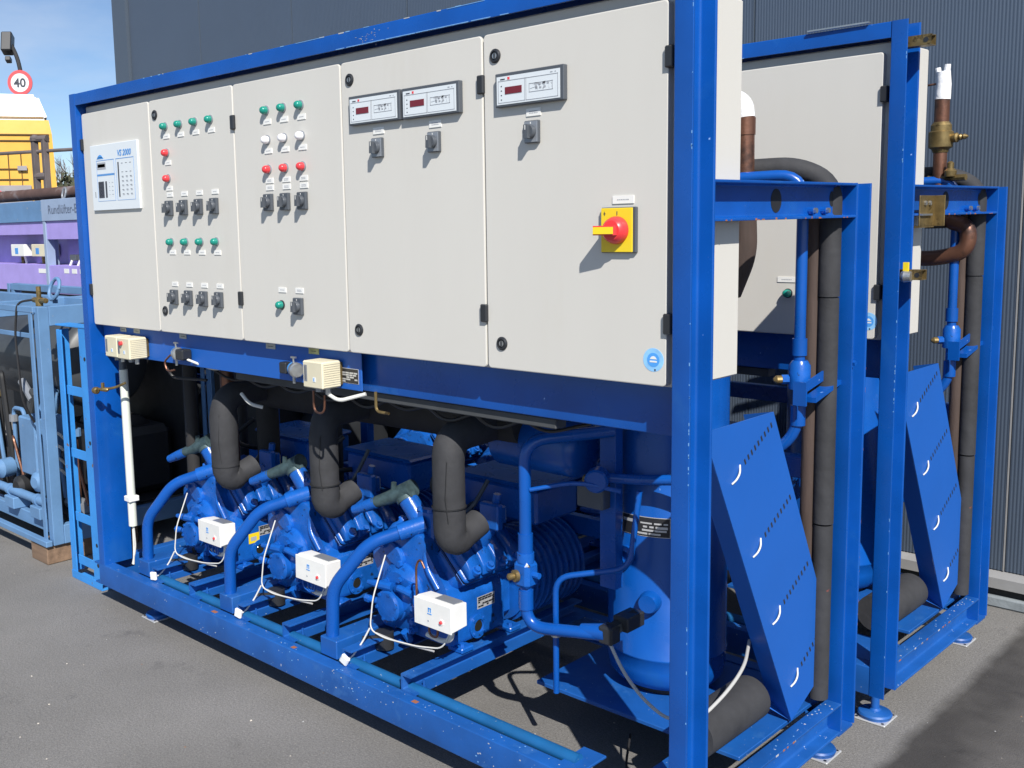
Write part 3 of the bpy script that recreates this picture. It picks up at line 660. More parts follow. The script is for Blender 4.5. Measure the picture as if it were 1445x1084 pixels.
M_vgrey = mat('bare_valve_metal', (.06, .10, .11), .5, metal=.4, var=.4, vscale=30, col2=(.22, .15, .08), c2t=.62, c2scale=30)
comp = make_compressor()
comps = [comp, copy_tree(comp, off=(-.64, 0, 0), label='middle blue reciprocating compressor of the three in the nearer rack'),
         copy_tree(comp, off=(-1.28, 0, 0), label='blue reciprocating compressor nearest the left post, beside the white conduit')]
# thermostat boxes in front of the compressors
def make_pbox():
    t = thing('pressure_control', 'white pressure control box in front of the right compressor, with bare copper capillary', 'control box', (2.05, .16, .31), 'white pressure control boxes')
    mb = MB(); mb.prism([(.118, .315), (.19, .322), (.19, .400), (.132, .405), (.118, .402)], 0, 1.972, 2.135, M_wbox)
    bmesh.ops.bevel(mb.bm, geom=list(mb.bm.edges), offset=.002, segments=1, affect='EDGES'); mb.build('housing', t)
    bx('front_cover', t, 1.970, 2.137, .113, .118, .313, .403, M_wbox, .001)
    bx('scale_window', t, 2.04, 2.125, .14, .183, .4035, .4055, M_mgrey)
    mb = MB(); mb.lathe([(.010, 0), (.010, .002)], (2.095, .113, .345), (0, -1, 0), M_white, n=18); mb.lathe([(.006, .002), (.005, .007)], (2.095, .113, .345), (0, -1, 0), M_redl, n=14); mb.build('reset_button', t)
    mb = MB(); mb.box(2.035, 2.039, .1118, .113, .365, .378, M_pblue); mb.box(2.044, 2.048, .1118, .113, .365, .378, M_pblue); mb.box(2.035, 2.048, .1118, .113, .376, .380, M_pblue); mb.box(2.032, 2.051, .1118, .113, .358, .361, M_pblue); mb.lathe([(.0035, 0), (.0035, .001)], (2.035, .113, .335), (0, -1, 0), M_pgrey, n=10); mb.build('emblem', t)
    mb = MB(); mb.tube([(2.09, .165, .318), (2.09, .165, .27), (2.05, .165, .252), (1.98, .16, .26)], .0085, M_wcable, .03, n=10); mb.build('cable_gland', t)
    return t
pb = make_pbox()
pb.rotation_euler = (0, 0, .0)
pbs = [pb, copy_tree(pb, off=(-.64, .005, 0), label='white pressure control box in front of the middle compressor'),
       copy_tree(pb, off=(-1.295, 0, .01), label='white pressure control box in front of the left compressor, beside the yellow tag')]
def single(name, label, cat, mb, base, group=None, **kw):
    o = mb.build(name, None, base, **kw); o['label'] = label; o['category'] = cat
    if group: o['group'] = group
    return o
pbs[1].rotation_euler = (0, .03, .04); pbs[2].rotation_euler = (0, -.02, -.03)
# capillaries / cables by each compressor
where = ['right', 'middle', 'left']
for k in range(3):
    dx = -.64*k
    mb = MB()
    mb.tube([(1.74+dx, .20, .47), (1.735+dx, .14, .33), (1.725+dx, .13, .215), (1.80+dx, .13, .205), (1.95+dx, .14, .215), (2.06+dx, .15, .235), (2.09+dx, .16, .30)], .0026, M_wcable, .03, n=8); mb.tube([(1.75+dx, .137, .207), (1.85+dx, .140, .203), (2.02+dx, .15, .215)], .0035, M_cable, .04, n=8)
    mb.tube([(1.725+dx, .13, .22), (1.70+dx, .11, .16), (1.69+dx, .07, .12), (1.665+dx, .045, .104)], .0032, M_wcable, .03, n=8)
    o = single('sensor_cable', ['white cable looping under the right compressor to its control box', 'white cable looping under the middle compressor to its control box', 'white cable looping under the left compressor to its control box'][k], 'cable', mb, (1.6+dx, .05, .1), 'white cables below the compressors')
    mb = MB(); mb.box(-.017, .017, -.007, .007, -.018, .018, M_white, .004, Matrix.Translation((1.69+dx, .042, .123)) @ Matrix.Rotation(R(35-20*k), 4, 'Y') @ Matrix.Rotation(R(12), 4, 'Z')); single('cable_clip', ['white square cable clip on the base beam below the right compressor', 'white square cable clip on the base beam below the middle compressor', 'white square cable clip on the base beam below the left compressor'][k], 'cable clip', mb, (1.685+dx, .088, .1), 'white cable clips')
    mb = MB()
    mb.tube([(1.985+dx, .15, .49), (1.965+dx, .15, .52), (1.945+dx, .15, .49), (1.945+dx, .15, .30)] if k == 0 else [(1.97+dx, .15, .31), (1.97+dx, .15, .27), (2.02+dx, .15, .255), (2.03+dx, .15, .31)], .004, M_copper if k == 0 else M_cast, .02, n=8)
    mb.tube([(2.0+dx, .15, .315), (2.0+dx, .15, .265), (2.04+dx, .15, .265), (2.04+dx, .15, .315)], .004, M_copper if k == 0 else M_cast, .02, n=8)
    single('capillary_tube', ['bare copper capillary above the right white control box', 'blue painted capillary loop under the middle white control box', 'blue painted capillary loop under the left white control box'][k], 'capillary', mb, (2+dx, .15, .27))
    # crankcase heater / oil sump junction under pump
    mb = MB(); mb.cyl((1.70+dx, .22, .115), (1.70+dx, .22, .175), .034, M_black); mb.cyl((1.70+dx, .2, .15), (1.66+dx, .15, .15), .016, M_black, n=10); mb.tube([(1.66+dx, .2, .12), (1.60+dx, .3, .115), (1.52+dx, .32, .12)], .006, M_cable, .03, n=8)
    single('oil_heater_plug', ['black plug under the oil pump of the right compressor', 'black plug under the oil pump of the middle compressor', 'black plug under the oil pump of the left compressor'][k], 'plug', mb, (1.7+dx, .22, .11), 'black plugs under the oil pumps')
    # discharge pipe
    mb = MB(); mb.tube([(1.575+dx, .085, .16), (1.585+dx, .085, .345), (1.705+dx, .155, .515), (1.83+dx, .30, .575)], .0235, M_blue, .05, n=18)
    mb.tube([(1.775+dx, .235, .549), (1.835+dx, .305, .577)], .030, M_cast, n=16)
    single('discharge_pipe', ['blue bent pipe rising from the base beam to the right compressor', 'blue bent pipe rising from the base beam to the middle compressor', 'blue bent pipe rising from the base beam to the left compressor'][k], 'pipe', mb, (1.575+dx, .085, .165), 'blue discharge pipes')
    # insulated suction drop
    sgn = 0
    jj = [0, .004, -.005][k]
    mb = MB(); 
    mb.tube([(2.02+dx, .50, .93), (2.055+dx+jj, .20, .93), (2.055+dx+jj, .20, .568), (2.06+dx, .335, .62)], (lambda q: (.0555-.003*math.sin(q*9+k)**2+.0013*math.sin(q*47+k*2)+.001*math.sin(q*83)) if q < .88 else .046), M_foam, .085, n=24)
    mb.tube([(2.055+dx+jj, .20, .700-.03*k), (2.055+dx+jj, .20, .7035-.03*k)], .0575, M_dark, n=24); mb.tube([(2.055+dx+jj+.035, .157, .86), (2.055+dx+jj+.03, .152, .74), (2.055+dx+jj+.036, .158, .66)], .0016, M_dark, n=5)
    single('insulated_suction_pipe', ['grey foam insulated pipe elbow dropping to the right compressor', 'grey foam insulated pipe elbow dropping to the middle compressor', 'grey foam insulated pipe elbow dropping to the left compressor'][k], 'insulated pipe', mb, (2.05+dx, .2, .57), 'foam insulated suction pipes')
mb = MB(); mb.box(.7205, .7218, .33, .385, .262, .305, M_yel); mb.box(.7217, .7222, .34, .37, .272, .290, M_pgrey)
single('yellow_tag', 'small yellow warning tag beside the left white control box', 'tag', mb, (.721, .36, .28))
# suction manifold and small accumulator head
mb = MB(); mb.tube([(.72, .50, .93), (2.15, .50, .95)], .095, M_foamd, n=26)
single('suction_manifold', 'thick black insulated header pipe running behind the suction elbows', 'insulated pipe', mb, (1.4, .5, .93))
t = thing('accumulator', 'dark blue horizontal vessel with domed end above the third compressor', 'pressure vessel', (2.3, .52, .88), None)
mb = MB(); mb.lathe([(.098, 0), (.098, .30), (.092, .33), (.07, .348), (.03, .356)], (2.02, .53, .875), (1, 0, 0), M_blue, n=32); mb.build('shell', t, sharp=60)
mb = MB(); mb.lathe([(.036, 0), (.036, .05), (.03, .055)], (2.50, .40, .83), (.5, -1, 0), M_blue, n=20); mb.tube([(2.50, .41, .83), (2.60, .47, .825), (2.85, .50, .86)], .016, M_blue, .05, n=12); mb.build('end_cap', t)
# liquid riser with valve
t = thing('liquid_line', 'blue riser pipe with brass capped valve in front of the ringed motor', 'pipe', (2.34, .24, .35))
mb = MB(); mb.tube([(2.52, .45, .97), (2.341, .24, .95), (2.341, .24, .36), (2.62, .30, .39)], .019, M_blue, .07, n=16)
mb.tube([(2.341, .24, .60), (2.341, .24, .66)], .0235, M_blue); mb.tube([(2.341, .24, .42), (2.341, .24, .48)], .0235, M_blue); mb.tube([(2.52, .285, .385), (2.60, .30, .392)], lambda q: .02+.009*q, M_blue); mb.build('pipe_run', t)
mb = MB(); mb.box(2.31, 2.372, .21, .27, .49, .575, M_cast, .012); mb.cyl((2.341, .24, .57), (2.341, .24, .60), .027, M_cast); mb.cyl((2.37, .24, .535), (2.395, .24, .535), .010, M_cast, n=8); mb.build('valve_body', t)
mb = MB(); mb.lathe([(.019, 0), (.019, .012), (.011, .014), (.011, .03), (.006, .034)], (2.33, .212, .53), (-.35, -1, 0), M_brass, n=14); mb.build('brass_cap', t)
mb = MB(); mb.tube([(2.41, .30, .145), (2.41, .30, .52), (2.60, .42, .56), (2.62, .44, .80)], .0095, M_blue, .05, n=12); mb.cyl((2.41, .30, .33), (2.41, .30, .35), .016, M_zinc, n=12)
mb.tube([(2.36, .24, .80), (2.48, .32, .83), (2.58, .40, .80)], .007, M_blue, .06, n=10)
single('thin_blue_line', 'thin blue tube bending beside the riser pipe', 'pipe', mb, (2.41, .3, .15))
# motor protection junction behind
mb = MB(); mb.box(2.40, 2.50, .42, .48, .72, .80, M_dgrey, .004); mb.cyl((2.44, .41, .815), (2.47, .41, .815), .014, M_brass, n=8)
single('junction_box', 'small dark junction box with brass gland behind the thin tube', 'junction box', mb, (2.45, .45, .72))
bxm = MB(); bxm.box(2.46, 2.52, .46, .50, .46, 1.06, M_blue, .002)
single('support_upright', 'dark blue upright strut left of the tall tank', 'strut', bxm, (2.5, .48, .46))
# tank
t = thing('receiver_tank', 'tall blue vertical receiver tank behind the nearer right post', 'pressure vessel', (2.545, .715, .1), 'blue receiver tanks')
mb = MB(); mb.lathe([(.12, .11), (.165, .125), (.185, .15), (.190, .185), (.190, .225), (.193, .228), (.193, .234), (.190, .237), (.190, 1.30), (.175, 1.37), (.12, 1.41), (.03, 1.43)], (2.545, .715, 0), (0, 0, 1), M_sheet if False else M_blue, n=56); mb.build('shell', t, sharp=60)
mb = MB(); mb.lathe([(.13, .096), (.13, .125)], (2.545, .715, 0), (0, 0, 1), M_dark, n=30); mb.build('foot_ring', t)
d = Vector((.25, -1, 0)).normalized()
mb = MB(); c = Vector((2.60, .535, .425)); mb.lathe([(.036, -.03), (.034, .02), (.028, .035)], c, d, M_blue, n=18); mb.build('lower_nozzle', t)
mb = MB(); c = Vector((2.515, .53, .56)); mb.lathe([(.030, -.03), (.030, .03), (.018, .03), (.018, .01)], c, d, M_blue, n=18); mb.build('upper_nozzle', t)
mb = MB(); a0 = math.radians(-103); 
def arcpt(a, z, r): return (2.545+r*math.cos(a), .715+r*math.sin(a), z)
def arcplate(mb, a1, a2, z0, z1, r, m, n=10):
    V = []; 
    for i in range(n+1):
        a = a1+(a2-a1)*i/n; V += [arcpt(a, z0, r), arcpt(a, z1, r)]
    mb._new(V, [(2*i, 2*i+2, 2*i+3, 2*i+1) for i in range(n)], m)
arcplate(mb, R(-104), R(-55), .632, .695, .1915, M_plate_s); arcplate(mb, R(-103.4), R(-55.6), .634, .693, .1922, M_plate_b)
for rr, (za, zb) in enumerate(((.637, .645), (.648, .656), (.659, .667), (.671, .678))):
    a = -92+rr*3
    while a < -58:
        l = random.choice((2.5, 4, 7, 11))
        if random.random() < .72: arcplate(mb, R(a), R(min(a+l, -57)), za+random.choice((0, .002)), zb, .1929, M_plate_s, 3)
        a += l+random.uniform(.8, 2.5)
arcplate(mb, R(-102), R(-88), .672, .682, .1929, M_plate_s, 4)
mb.build('nameplate', t)
tank1 = t
t = thing('pressure_sensor', 'black plugged sensor on the lower left nozzle of the tank, with grey cable', 'sensor', (2.62, .30, .40))
mb = MB(); mb.box(2.585, 2.635, .275, .325, .365, .42, M_black, .006); mb.cyl((2.61, .30, .40), (2.635, .40, .425), .0 + .022, M_black, n=6); mb.build('plug', t)
mb = MB(); mb.box(2.60, 2.655, .33, .42, .395, .440, M_black, .004); mb.build('sensor_body', t)
mb = MB(); mb.tube([(2.62, .285, .375), (2.674, .28, .297), (2.767, .25, .251), (2.854, .24, .225), (2.93, .27, .245), (2.958, .37, .30), (2.955, .47, .34), (2.90, .60, .36)], .005, M_cable, .06, n=10)
single('sensor_cable', 'grey cable hanging in a loop from the tank sensor past the tall post', 'cable', mb, (2.8, .2, .1))
mb = MB(); mb.tube([(2.55, .5, -.02), (2.62, .36, -.085), (2.78, .27, -.0945), (2.98, .35, -.09)], .004, M_bcable, .1, n=8)
single('black_cable', 'thin black cable lying on the asphalt under the tank', 'cable', mb, (2.7, .3, -.09))
mb = MB(); mb.tube([(2.895, .29, .175), (2.895, .62, .175)], .066, M_foam, n=28)
low1 = single('insulated_stub', 'thick grey foam insulated pipe stub lying low beside the nearer post', 'insulated pipe', mb, (2.895, .4, .11), 'low insulated pipe stubs')
# piping in the nearer rack's right bay
t = thing('valve_line', 'blue vertical pipe with blue valve in the right bay of the nearer rack', 'pipe', (2.96, .78, .9), 'blue valve lines in the end bays')
mb = MB(); mb.tube([(2.70, .70, 1.722), (2.948, .78, 1.728), (2.948, .78, .95), (2.78, .74, .84)], .0165, M_blue, .075, n=18)
for z0, z1 in ((1.20, 1.25), (.99, 1.05)): mb.tube([(2.948, .78, z0), (2.948, .78, z1)], .0215, M_blue, n=18)
mb.build('pipe_run', t)
mb = MB(); mb.lathe([(.031, 0), (.031, .07), (.022, .085)], (2.95, .78, 1.10), (0, 0, 1), M_cast, n=18); mb.hexa((2.93, .75, 1.13), (-.7, -.7, 0), .014, .02, M_cast); mb.lathe([(.012, .02), (.012, .035), (.004, .045)], (2.93, .75, 1.13), (-.7, -.7, 0), M_brass, n=10); mb.build('valve_body', t)
mb = MB(); mb.prism([(.725, 1.10), (1.0, 1.15), (1.0, 1.18), (.725, 1.13)], 0, 2.992, 2.9965, M_blue); mb.box(2.96, 2.999, .72, .728, 1.06, 1.13, M_blue); mb.prism([(.74, 1.07), (.99, 1.12), (.99, 1.132), (.74, 1.085)], 0, 2.985, 3.02, M_blue)
mb.hexa((3.0, .985, 1.16), (1, 0, 0), .009, .03, M_blue); mb.build('clamp_bracket', t)
vline = t
mb = MB(); mb.tube([(2.948, .862, 1.74), (2.948, .862, .16)], .0235, M_rfoam, n=18); 
p_a = single('insulated_riser', 'narrow brownish insulated riser left of the thicker one, nearer rack', 'insulated pipe', mb, (2.945, .855, .16), 'insulated risers in the end bays')
mb = MB(); mb.tube([(2.68, .76, 1.748), (2.90, .84, 1.752), (2.992, .868, 1.70), (2.992, .868, 1.37)], .031, M_foam, .07, n=22); mb.tube([(2.992, .868, 1.366), (2.994, .868, .68)], .030, M_foam, n=22); mb.tube([(2.994, .868, .674), (2.994, .868, .12)], .029, M_foam, n=22); mb.tube([(2.992, .868, 1.362), (2.992, .868, 1.370)], .026, M_dark, n=18)
p_b = single('insulated_hose', 'thick grey insulated hose arching over and down the end bay of the nearer rack', 'insulated pipe', mb, (2.975, .885, .12), 'thick insulated hoses in the end bays')
t = thing('copper_riser', 'brown copper riser with white taped bend behind the nearer cabinet', 'copper pipe', (2.80, .75, 1.2))
mb = MB(); mb.tube([(2.782, .75, 1.55), (2.778, .75, 1.905)], .027, M_copper, n=20); mb.tube([(2.778, .75, 1.85), (2.778, .75, 1.90)], .030, M_copper, n=20); mb.build('pipe', t)
mb = MB(); mb.tube([(2.778, .75, 1.90), (2.772, .75, 1.945), (2.69, .72, 1.985)], .028, M_foil, .05, n=20); mb.build('taped_bend', t)
mb = MB(); mb.tube([(2.78, .75, 1.60), (2.785, .75, 1.50), (2.735, .75, 1.38)], .036, M_rfoam, .05, n=16); mb.build('insulation_sleeve', t)
# leaning perforated cover
def make_cover():
    t = thing('perforated_cover', 'blue perforated sheet cover leaning in the end bay of the nearer rack', 'sheet cover', (2.95, .7, .103), 'leaning perforated covers')
    poly = [(.17, 1.07), (.54, 1.07), (.985, .235), (.90, .188), (.695, .103)]
    # face with real slots: built as strips is heavy, so slots are short dark recess pieces set into the face
    mb = MB(); mb.prism(poly, 0, 2.988, 2.991, M_sheet); mb.build('face_sheet', t)
    mb = MB()
    for a, b in ((poly[4], poly[0]), (poly[0], poly[1]), (poly[1], poly[2])):
        pass
    def fl(a, b, w=.075):
        c_ = Vector((.52, .6)); ax_ = (Vector(b)-Vector(a)).normalized(); nn = Vector((-ax_.y, ax_.x)); 
        if nn.dot(c_-Vector(a)) < 0: nn = -nn
        nn *= .028
        mb._new([(2.9878, a[0], a[1]), (2.9878, b[0], b[1]), (2.9878-w, b[0]+nn.x, b[1]+nn.y), (2.9878-w, a[0]+nn.x, a[1]+nn.y)], [(0, 1, 2, 3)], M_sheet)
    fl(poly[4], (poly[0][0], poly[0][1])); fl(poly[4], poly[3]); fl(poly[1], poly[2])
    mb.build('side_flange', t, recalc=False)
    L_ = Vector((.472, -.881)); Wd = Vector((.881, .472)); st = Vector((.318, .922))
    for r in range(4):
        base = st+L_*(.262*r)
        for k in range(12 if r < 3 else 10):
            c = base+Wd*(.012+.0205*k); 
            if k < 3: continue
            sl = MB(); 
            u = L_*.0085; v = Wd*.0035
            q = [c-u-v, c+u-v, c+u+v, c-u+v]; sl.prism([(p.x, p.y) for p in q], 0, 2.9905, 2.9916, M_black); sl.build('slot', t)
        a = base+Wd*(-.005); b = base+Wd*.040
        cl = MB(); m_ = (a+b)/2
        cl.tube([(2.991, a.x, a.y-.012), (2.998, (a.x*2+b.x)/3, (a.y*2+b.y)/3-.008), (2.998, (a.x+b.x*2)/3+.004, (a.y+b.y*2)/3), (2.991, b.x+.002, b.y+.012)], .0026, M_wcable, .01, n=8); cl.build('cable_tie', t)
    return t
cover1 = make_cover()
# white conduit, left controls
mb = MB(); mb.tube([(.145, .10, 1.0), (.148, .10, .285)], .019, M_cond, n=16); mb.box(.125, .175, .075, .125, .40, .425, M_white, .003); mb.tube([(.14, .10, 1.0), (.135, .10, 1.07)], lambda q: .017-.006*q, M_dgrey, n=12)
single('conduit', 'white plastic conduit pipe running down beside the left post', 'conduit', mb, (.146, .1, .28))
mb = MB(); mb.tube([(.144, .10, .29), (.142, .10, .18), (.15, .09, .105)], .004, M_wcable, .03, n=8); mb.tube([(.152, .10, .29), (.150, .105, .18), (.14, .09, .105)], .004, M_wcable, .03, n=8)
single('wire_pair', 'two thin white wires leaving the lower end of the conduit', 'cable', mb, (.146, .1, .1))
mb = MB(); mb.tube([(.135, -.02, .925), (.20, .02, .93), (.25, .05, .955)], .006, M_brass, .03, n=10); mb.lathe([(.013, 0), (.016, .008), (.016, .022), (.010, .026)], (.115, -.03, .92), (1, .2, 0), M_brass, n=12); mb.cyl((.16, -.01, .93), (.16, -.01, .955), .008, M_brass, n=6); mb.lathe([(.008, 0), (.011, .03), (.006, .04)], (.15, -.015, .925), (1, .5, .0), M_brass, n=8)
single('schrader_valve', 'small brass service valve sticking out from the left post', 'valve', mb, (.14, -.02, .92))
def press_switch(label, x, red, wide, y0=-.02):
    t = thing('pressure_switch', label, 'pressure switch', (x, .0, 1.07), 'ivory pressure switches')
    mb = MB(); mb.box(x-.052, x+.052, y0, .055, 1.078, 1.168, M_ivory, .004)
    for k in range(11): mb.box(x+.0515, x+.0535, y0+.006, .05, 1.083+k*.0075, 1.086+k*.0075, M_ivory)
    mb.build('cover', t)
    mb = MB(); mb.box(x-.044, x-.028, y0-.001, y0+.001, 1.10, 1.155, M_mgrey); mb.box(x-.038, x-.036, y0-.0018, y0-.0008, 1.105, 1.15, M_print); mb.build('scale_window', t)
    mb = MB(); mb.box(x+.002, x+.016, y0-.0012, y0+.001, 1.100, 1.116, M_panel); mb.box(x+.006, x+.009, y0-.002, y0-.001, 1.103, 1.113, M_pblue); mb.build('emblem', t)
    bx('mounting_bracket', t, x-.045, x+.05, .055, .0648, 1.085, 1.16, M_brass, .001)
    if red:
        mb = MB(); mb.cyl((x-.010, y0+.001, 1.145), (x-.010, y0-.01, 1.145), .009, M_redl, n=12); mb.build('reset_knob', t)
    mb = MB(); mb.cyl((x-.02, .02, 1.078), (x-.02, .02, 1.06), .014, M_mgrey, n=10); mb.build('pressure_port', t); mb = MB(); mb.cyl((x+.025, .02, 1.078), (x+.025, .02, 1.055), .010, M_zinc, n=8); mb.build('pressure_port', t)
    return t
press_switch('leftmost ivory pressure switch, half behind the one with a red knob', .275, False, True)
press_switch('ivory pressure switch with red knob under the left of the cabinet', .395, True, True, -.028)
press_switch('ivory ribbed pressure switch between the blue gauge and the black nameplate', 1.655, False, True, -.025)
def transducer(label, x, m, flip=1):
    t = thing('pressure_transducer', label, 'transducer', (x, .03, 1.12), 'round blue capped transducers')
    mb = MB(); mb.lathe([(.018, 0), (.027, .006), (.027, .03), (.022, .036)], (x, .045, 1.118), (flip, -.45, 0), M_zinc, n=20); mb.build('clamp_ring', t)
    mb = MB(); mb.lathe([(.021, -.012), (.024, -.004), (.024, .004)] if flip < 0 else [(.02, -.026), (.0245, -.02), (.0245, .002)], (x, .045, 1.118), (flip, -.45, 0), M_stb, n=20); mb.build('cap', t)
    mb = MB(); mb.box(x+.03, x+.085, .015, .06, 1.098, 1.14, M_black, .005) if flip > 0 and m else mb.box(x-.075, x-.035, .03, .0645, 1.10, 1.14, M_black, .004); mb.build('plug', t)
    mb = MB(); mb.cyl((x, .04, 1.14), (x, .04, 1.162), .004, M_zinc, n=6); mb.box(x-.012, x+.012, .036, .044, 1.158, 1.164, M_zinc); mb.cyl((x, .04, 1.098), (x, .04, 1.07), .006, M_zinc, n=8); mb.build('clamp_screw', t)
    return t
transducer('blue capped transducer with black plug right of the ivory pair', .70, True)
transducer('blue capped transducer facing the single ivory pressure switch', 1.47, False)
mb = MB(); mb.tube([(1.68, .02, 1.055), (1.72, .03, 1.035), (1.80, .08, 1.06)], .0065, M_wcable, .03, n=10); single('white_cable_bow', 'short thick white cable bow below the single ivory switch', 'cable', mb, (1.72, .05, 1.03))
mb = MB(); mb.tube([(1.60, .02, 1.06), (1.60, .02, .985), (1.655, .02, .985), (1.66, .02, 1.05)], .004, M_copper, .03, n=8); single('copper_loop', 'thin copper tube loop hanging below the single ivory switch', 'capillary', mb, (1.63, .02, 1)); mb = MB(); mb.tube([(1.86, .07, 1.075), (1.86, .07, 1.01), (1.92, .07, 1.01)], .005, M_brass, .02, n=8);
single('brass_loop', 'thin brass tube hook hanging below the black nameplate', 'capillary', mb, (1.85, .07, 1))
mb = MB(); mb.tube([(.67, .03, 1.11), (.62, .03, 1.08), (.64, .03, 1.04), (.68, .04, 1.05)], .004, M_copper, .02, n=8); mb.tube([(.55, .08, 1.05), (.56, .1, 1.0), (.74, .15, 1.0)], .006, M_bcable, .03, n=8); mb.tube([(.78, .04, 1.10), (.86, .1, 1.06), (.95, .12, 1.07)], .005, M_wcable, .03, n=8); mb.tube([(.98, .15, .97), (1.02, .16, .93), (1.05, .2, .915)], .007, M_wcable, .03, n=8)
single('cable_bundle', 'copper, black and white leads hanging below the blue transducer', 'cable', mb, (.7, .1, 1))
mb = MB()
for i in range(9):
    x = .8+i*.2; mb.tube([(x, .13, 1.06), (x+.05, .2, 1.0-random.random()*.03), (x+.18, .25, 1.03)], .006, M_bcable, .05, n=6)
single('black_wiring', 'black wiring sagging under the control beam in shadow', 'cable', mb, (1.6, .2, 1))
# dark verticals and pipes seen at the left bay
mb = MB(); mb.tube([(.47, .42, 1.15), (.50, .42, .55), (.50, .42, .38), (.42, .46, .12)], .033, M_copper, .08, n=18); single('copper_pipe', 'brown copper pipe standing behind the white conduit', 'copper pipe', mb, (.49, .42, .12))
mb = MB(); mb.tube([(.36, .30, 1.15), (.36, .30, .10)], .028, M_foamd, n=16); single('insulated_downpipe', 'narrow black insulated downpipe next to the white conduit', 'insulated pipe', mb, (.36, .3, .1))
mb = MB(); mb.tube([(.66, .50, 1.15), (.66, .50, .12)], .05, M_foamd, n=18); single('insulated_column', 'thick black insulated downpipe left of the left compressor', 'insulated pipe', mb, (.66, .5, .1))
mb = MB(); mb.tube([(.28, .62, 1.12), (.28, .62, .12)], .03, M_dark, n=14); mb.tube([(.85, .72, 1.15), (.85, .72, .12)], .035, M_dark, n=14); single('dark_pipes', 'pair of black pipes deep in the left bay of the nearer rack', 'pipe', mb, (.6, .7, .1))
rnd = random.Random(8)
for k in range(3):
    dx = -.64*k; mb = MB()
    mb.tube([(1.74+dx, .60, .60), (1.70+dx, .52, .58+.02*k), (1.66+dx, .50, .66), (1.72+dx, .58, .74)], .011, M_bcable, .05, n=8)
    mb.tube([(1.80+dx, .59, .585), (1.80+dx, .50, .56), (1.90+dx, .47, .60), (1.92+dx, .54, .70+.02*k)], .008, M_dgrey, .05, n=8)
    single('motor_cable', ['black motor cables looping at the terminal box of the right compressor', 'black motor cables looping at the terminal box of the middle compressor', 'black motor cables looping at the terminal box of the left compressor'][k], 'cable', mb, (1.75+dx, .55, .6), 'black motor cables')
bxm = MB(); bxm.box(.78, .83, .93, .97, .1, 1.2, M_blue, .002); single('rear_upright', 'blue upright strut at the back of the left bay', 'strut', bxm, (.8, .95, .1))
# ------------------------------------------------------------------ the second rack: copies moved back
OFF = Vector((.0065, 1.228, 0)); TH = -.0098
PIV = Vector((3.05, 0, 0))
def to2(o, label):
    c = copy_tree(o, label=label); p = o.location-PIV; p2 = Matrix.Rotation(TH, 3, 'Z') @ p; c.location = PIV+p2+OFF; c.rotation_euler = (0, 0, TH); return c
rackB = to2(rack1, 'farther blue steel rack frame, standing close to the ribbed hall wall')
for ch in list(rackB.children):
    if ch.name.startswith(('label_strip', 'nameplate', 'mounting_plate')): bpy.data.objects.remove(ch)
cab2 = cabinet(False, 'farther grey control cabinet, seen between the nearer cabinet and its own post')
small_label('label_strip', cab2, 2.668, 1.392, .07, .018, Y); lamp(cab2, 2.672, 1.345, M_green, Y, M_black); sticker(cab2, 2.95, 1.262)
p = cab2.location-PIV; cab2.location = PIV+(Matrix.Rotation(TH, 3, 'Z') @ p)+OFF; cab2.rotation_euler = (0, 0, TH)
to2(tank1, 'blue receiver tank of the farther rack, glimpsed between the posts')
to2(cover1, 'blue perforated sheet cover leaning in the end bay of the farther rack')
to2(vline, 'blue vertical pipe with blue valve in the right bay of the farther rack')
to2(p_a, 'narrow brownish insulated riser in the end bay of the farther rack'); to2(p_b, 'thick grey insulated hose in the end bay of the farther rack')
to2(low1, 'thick grey foam insulated pipe stub low beside the farther post')
for c_, l_ in zip(comps, ('right', 'middle', 'left')): to2(c_, 'blue compressor of the farther rack, %s one, in deep shade' % l_)
# ball valve riser of the farther rack
t = thing('ball_valve_riser', 'copper riser with brass ball valve and white taped top beside the hall wall', 'valve', (2.90, 2.0, 1.5))
mb = MB(); mb.tube([(2.90, 2.0, 1.60), (2.90, 2.0, 1.83)], .024, M_copper, n=18); mb.tube([(2.90, 2.0, 1.93), (2.90, 2.0, 2.03)], .026, M_copper, n=18); mb.build('copper_pipe', t)
mb = MB(); mb.lathe([(.026, 0), (.03, .012), (.042, .02), (.043, .075), (.036, .08), (.036, .10), (.028, .112)], (2.90, 2.0, 1.83), (0, 0, 1), M_brass, n=22); mb.build('valve_body', t)
mb = MB(); mb.lathe([(.016, 0), (.018, .03), (.010, .035), (.012, .045), (.008, .05), (.011, .058), (.004, .07)], (2.93, 2.0, 1.88), (1, -.2, .05), M_brass, n=12); mb.build('valve_stem', t)
mb = MB(); mb.tube([(2.90, 2.0, 2.025), (2.903, 2.0, 2.08), (2.9, 2.0, 2.125)], lambda q: .028-.004*q, M_foil, n=16); mb.tube([(2.885, 2.0, 2.11), (2.88, 2.0, 2.14)], .010, M_foil, n=8); mb.tube([(2.912, 2.0, 2.11), (2.914, 2.0, 2.15)], .011, M_foil, n=8); mb.build('taped_end', t)
mb = MB(); mb.tube([(2.80, 1.98, 2.075), (2.90, 2.0, 2.085)], .004, M_copper, n=8); mb.build('capillary', t)
mb = MB(); mb.lathe([(.02, 0), (.022, .02), (.012, .03), (.012, .05), (.004, .056)], (2.945, 1.98, 1.74), (0, 0, 1), M_brass, n=12); mb.tube([(2.86, 2.0, 1.735), (3.0, 1.98, 1.735)], .012, M_brass, n=8); mb.build('small_valve', t)
t = thing('copper_s_bend', 'thick brown copper pipe curling in an S beside the farther post', 'copper pipe', (2.95, 2.0, 1.4))
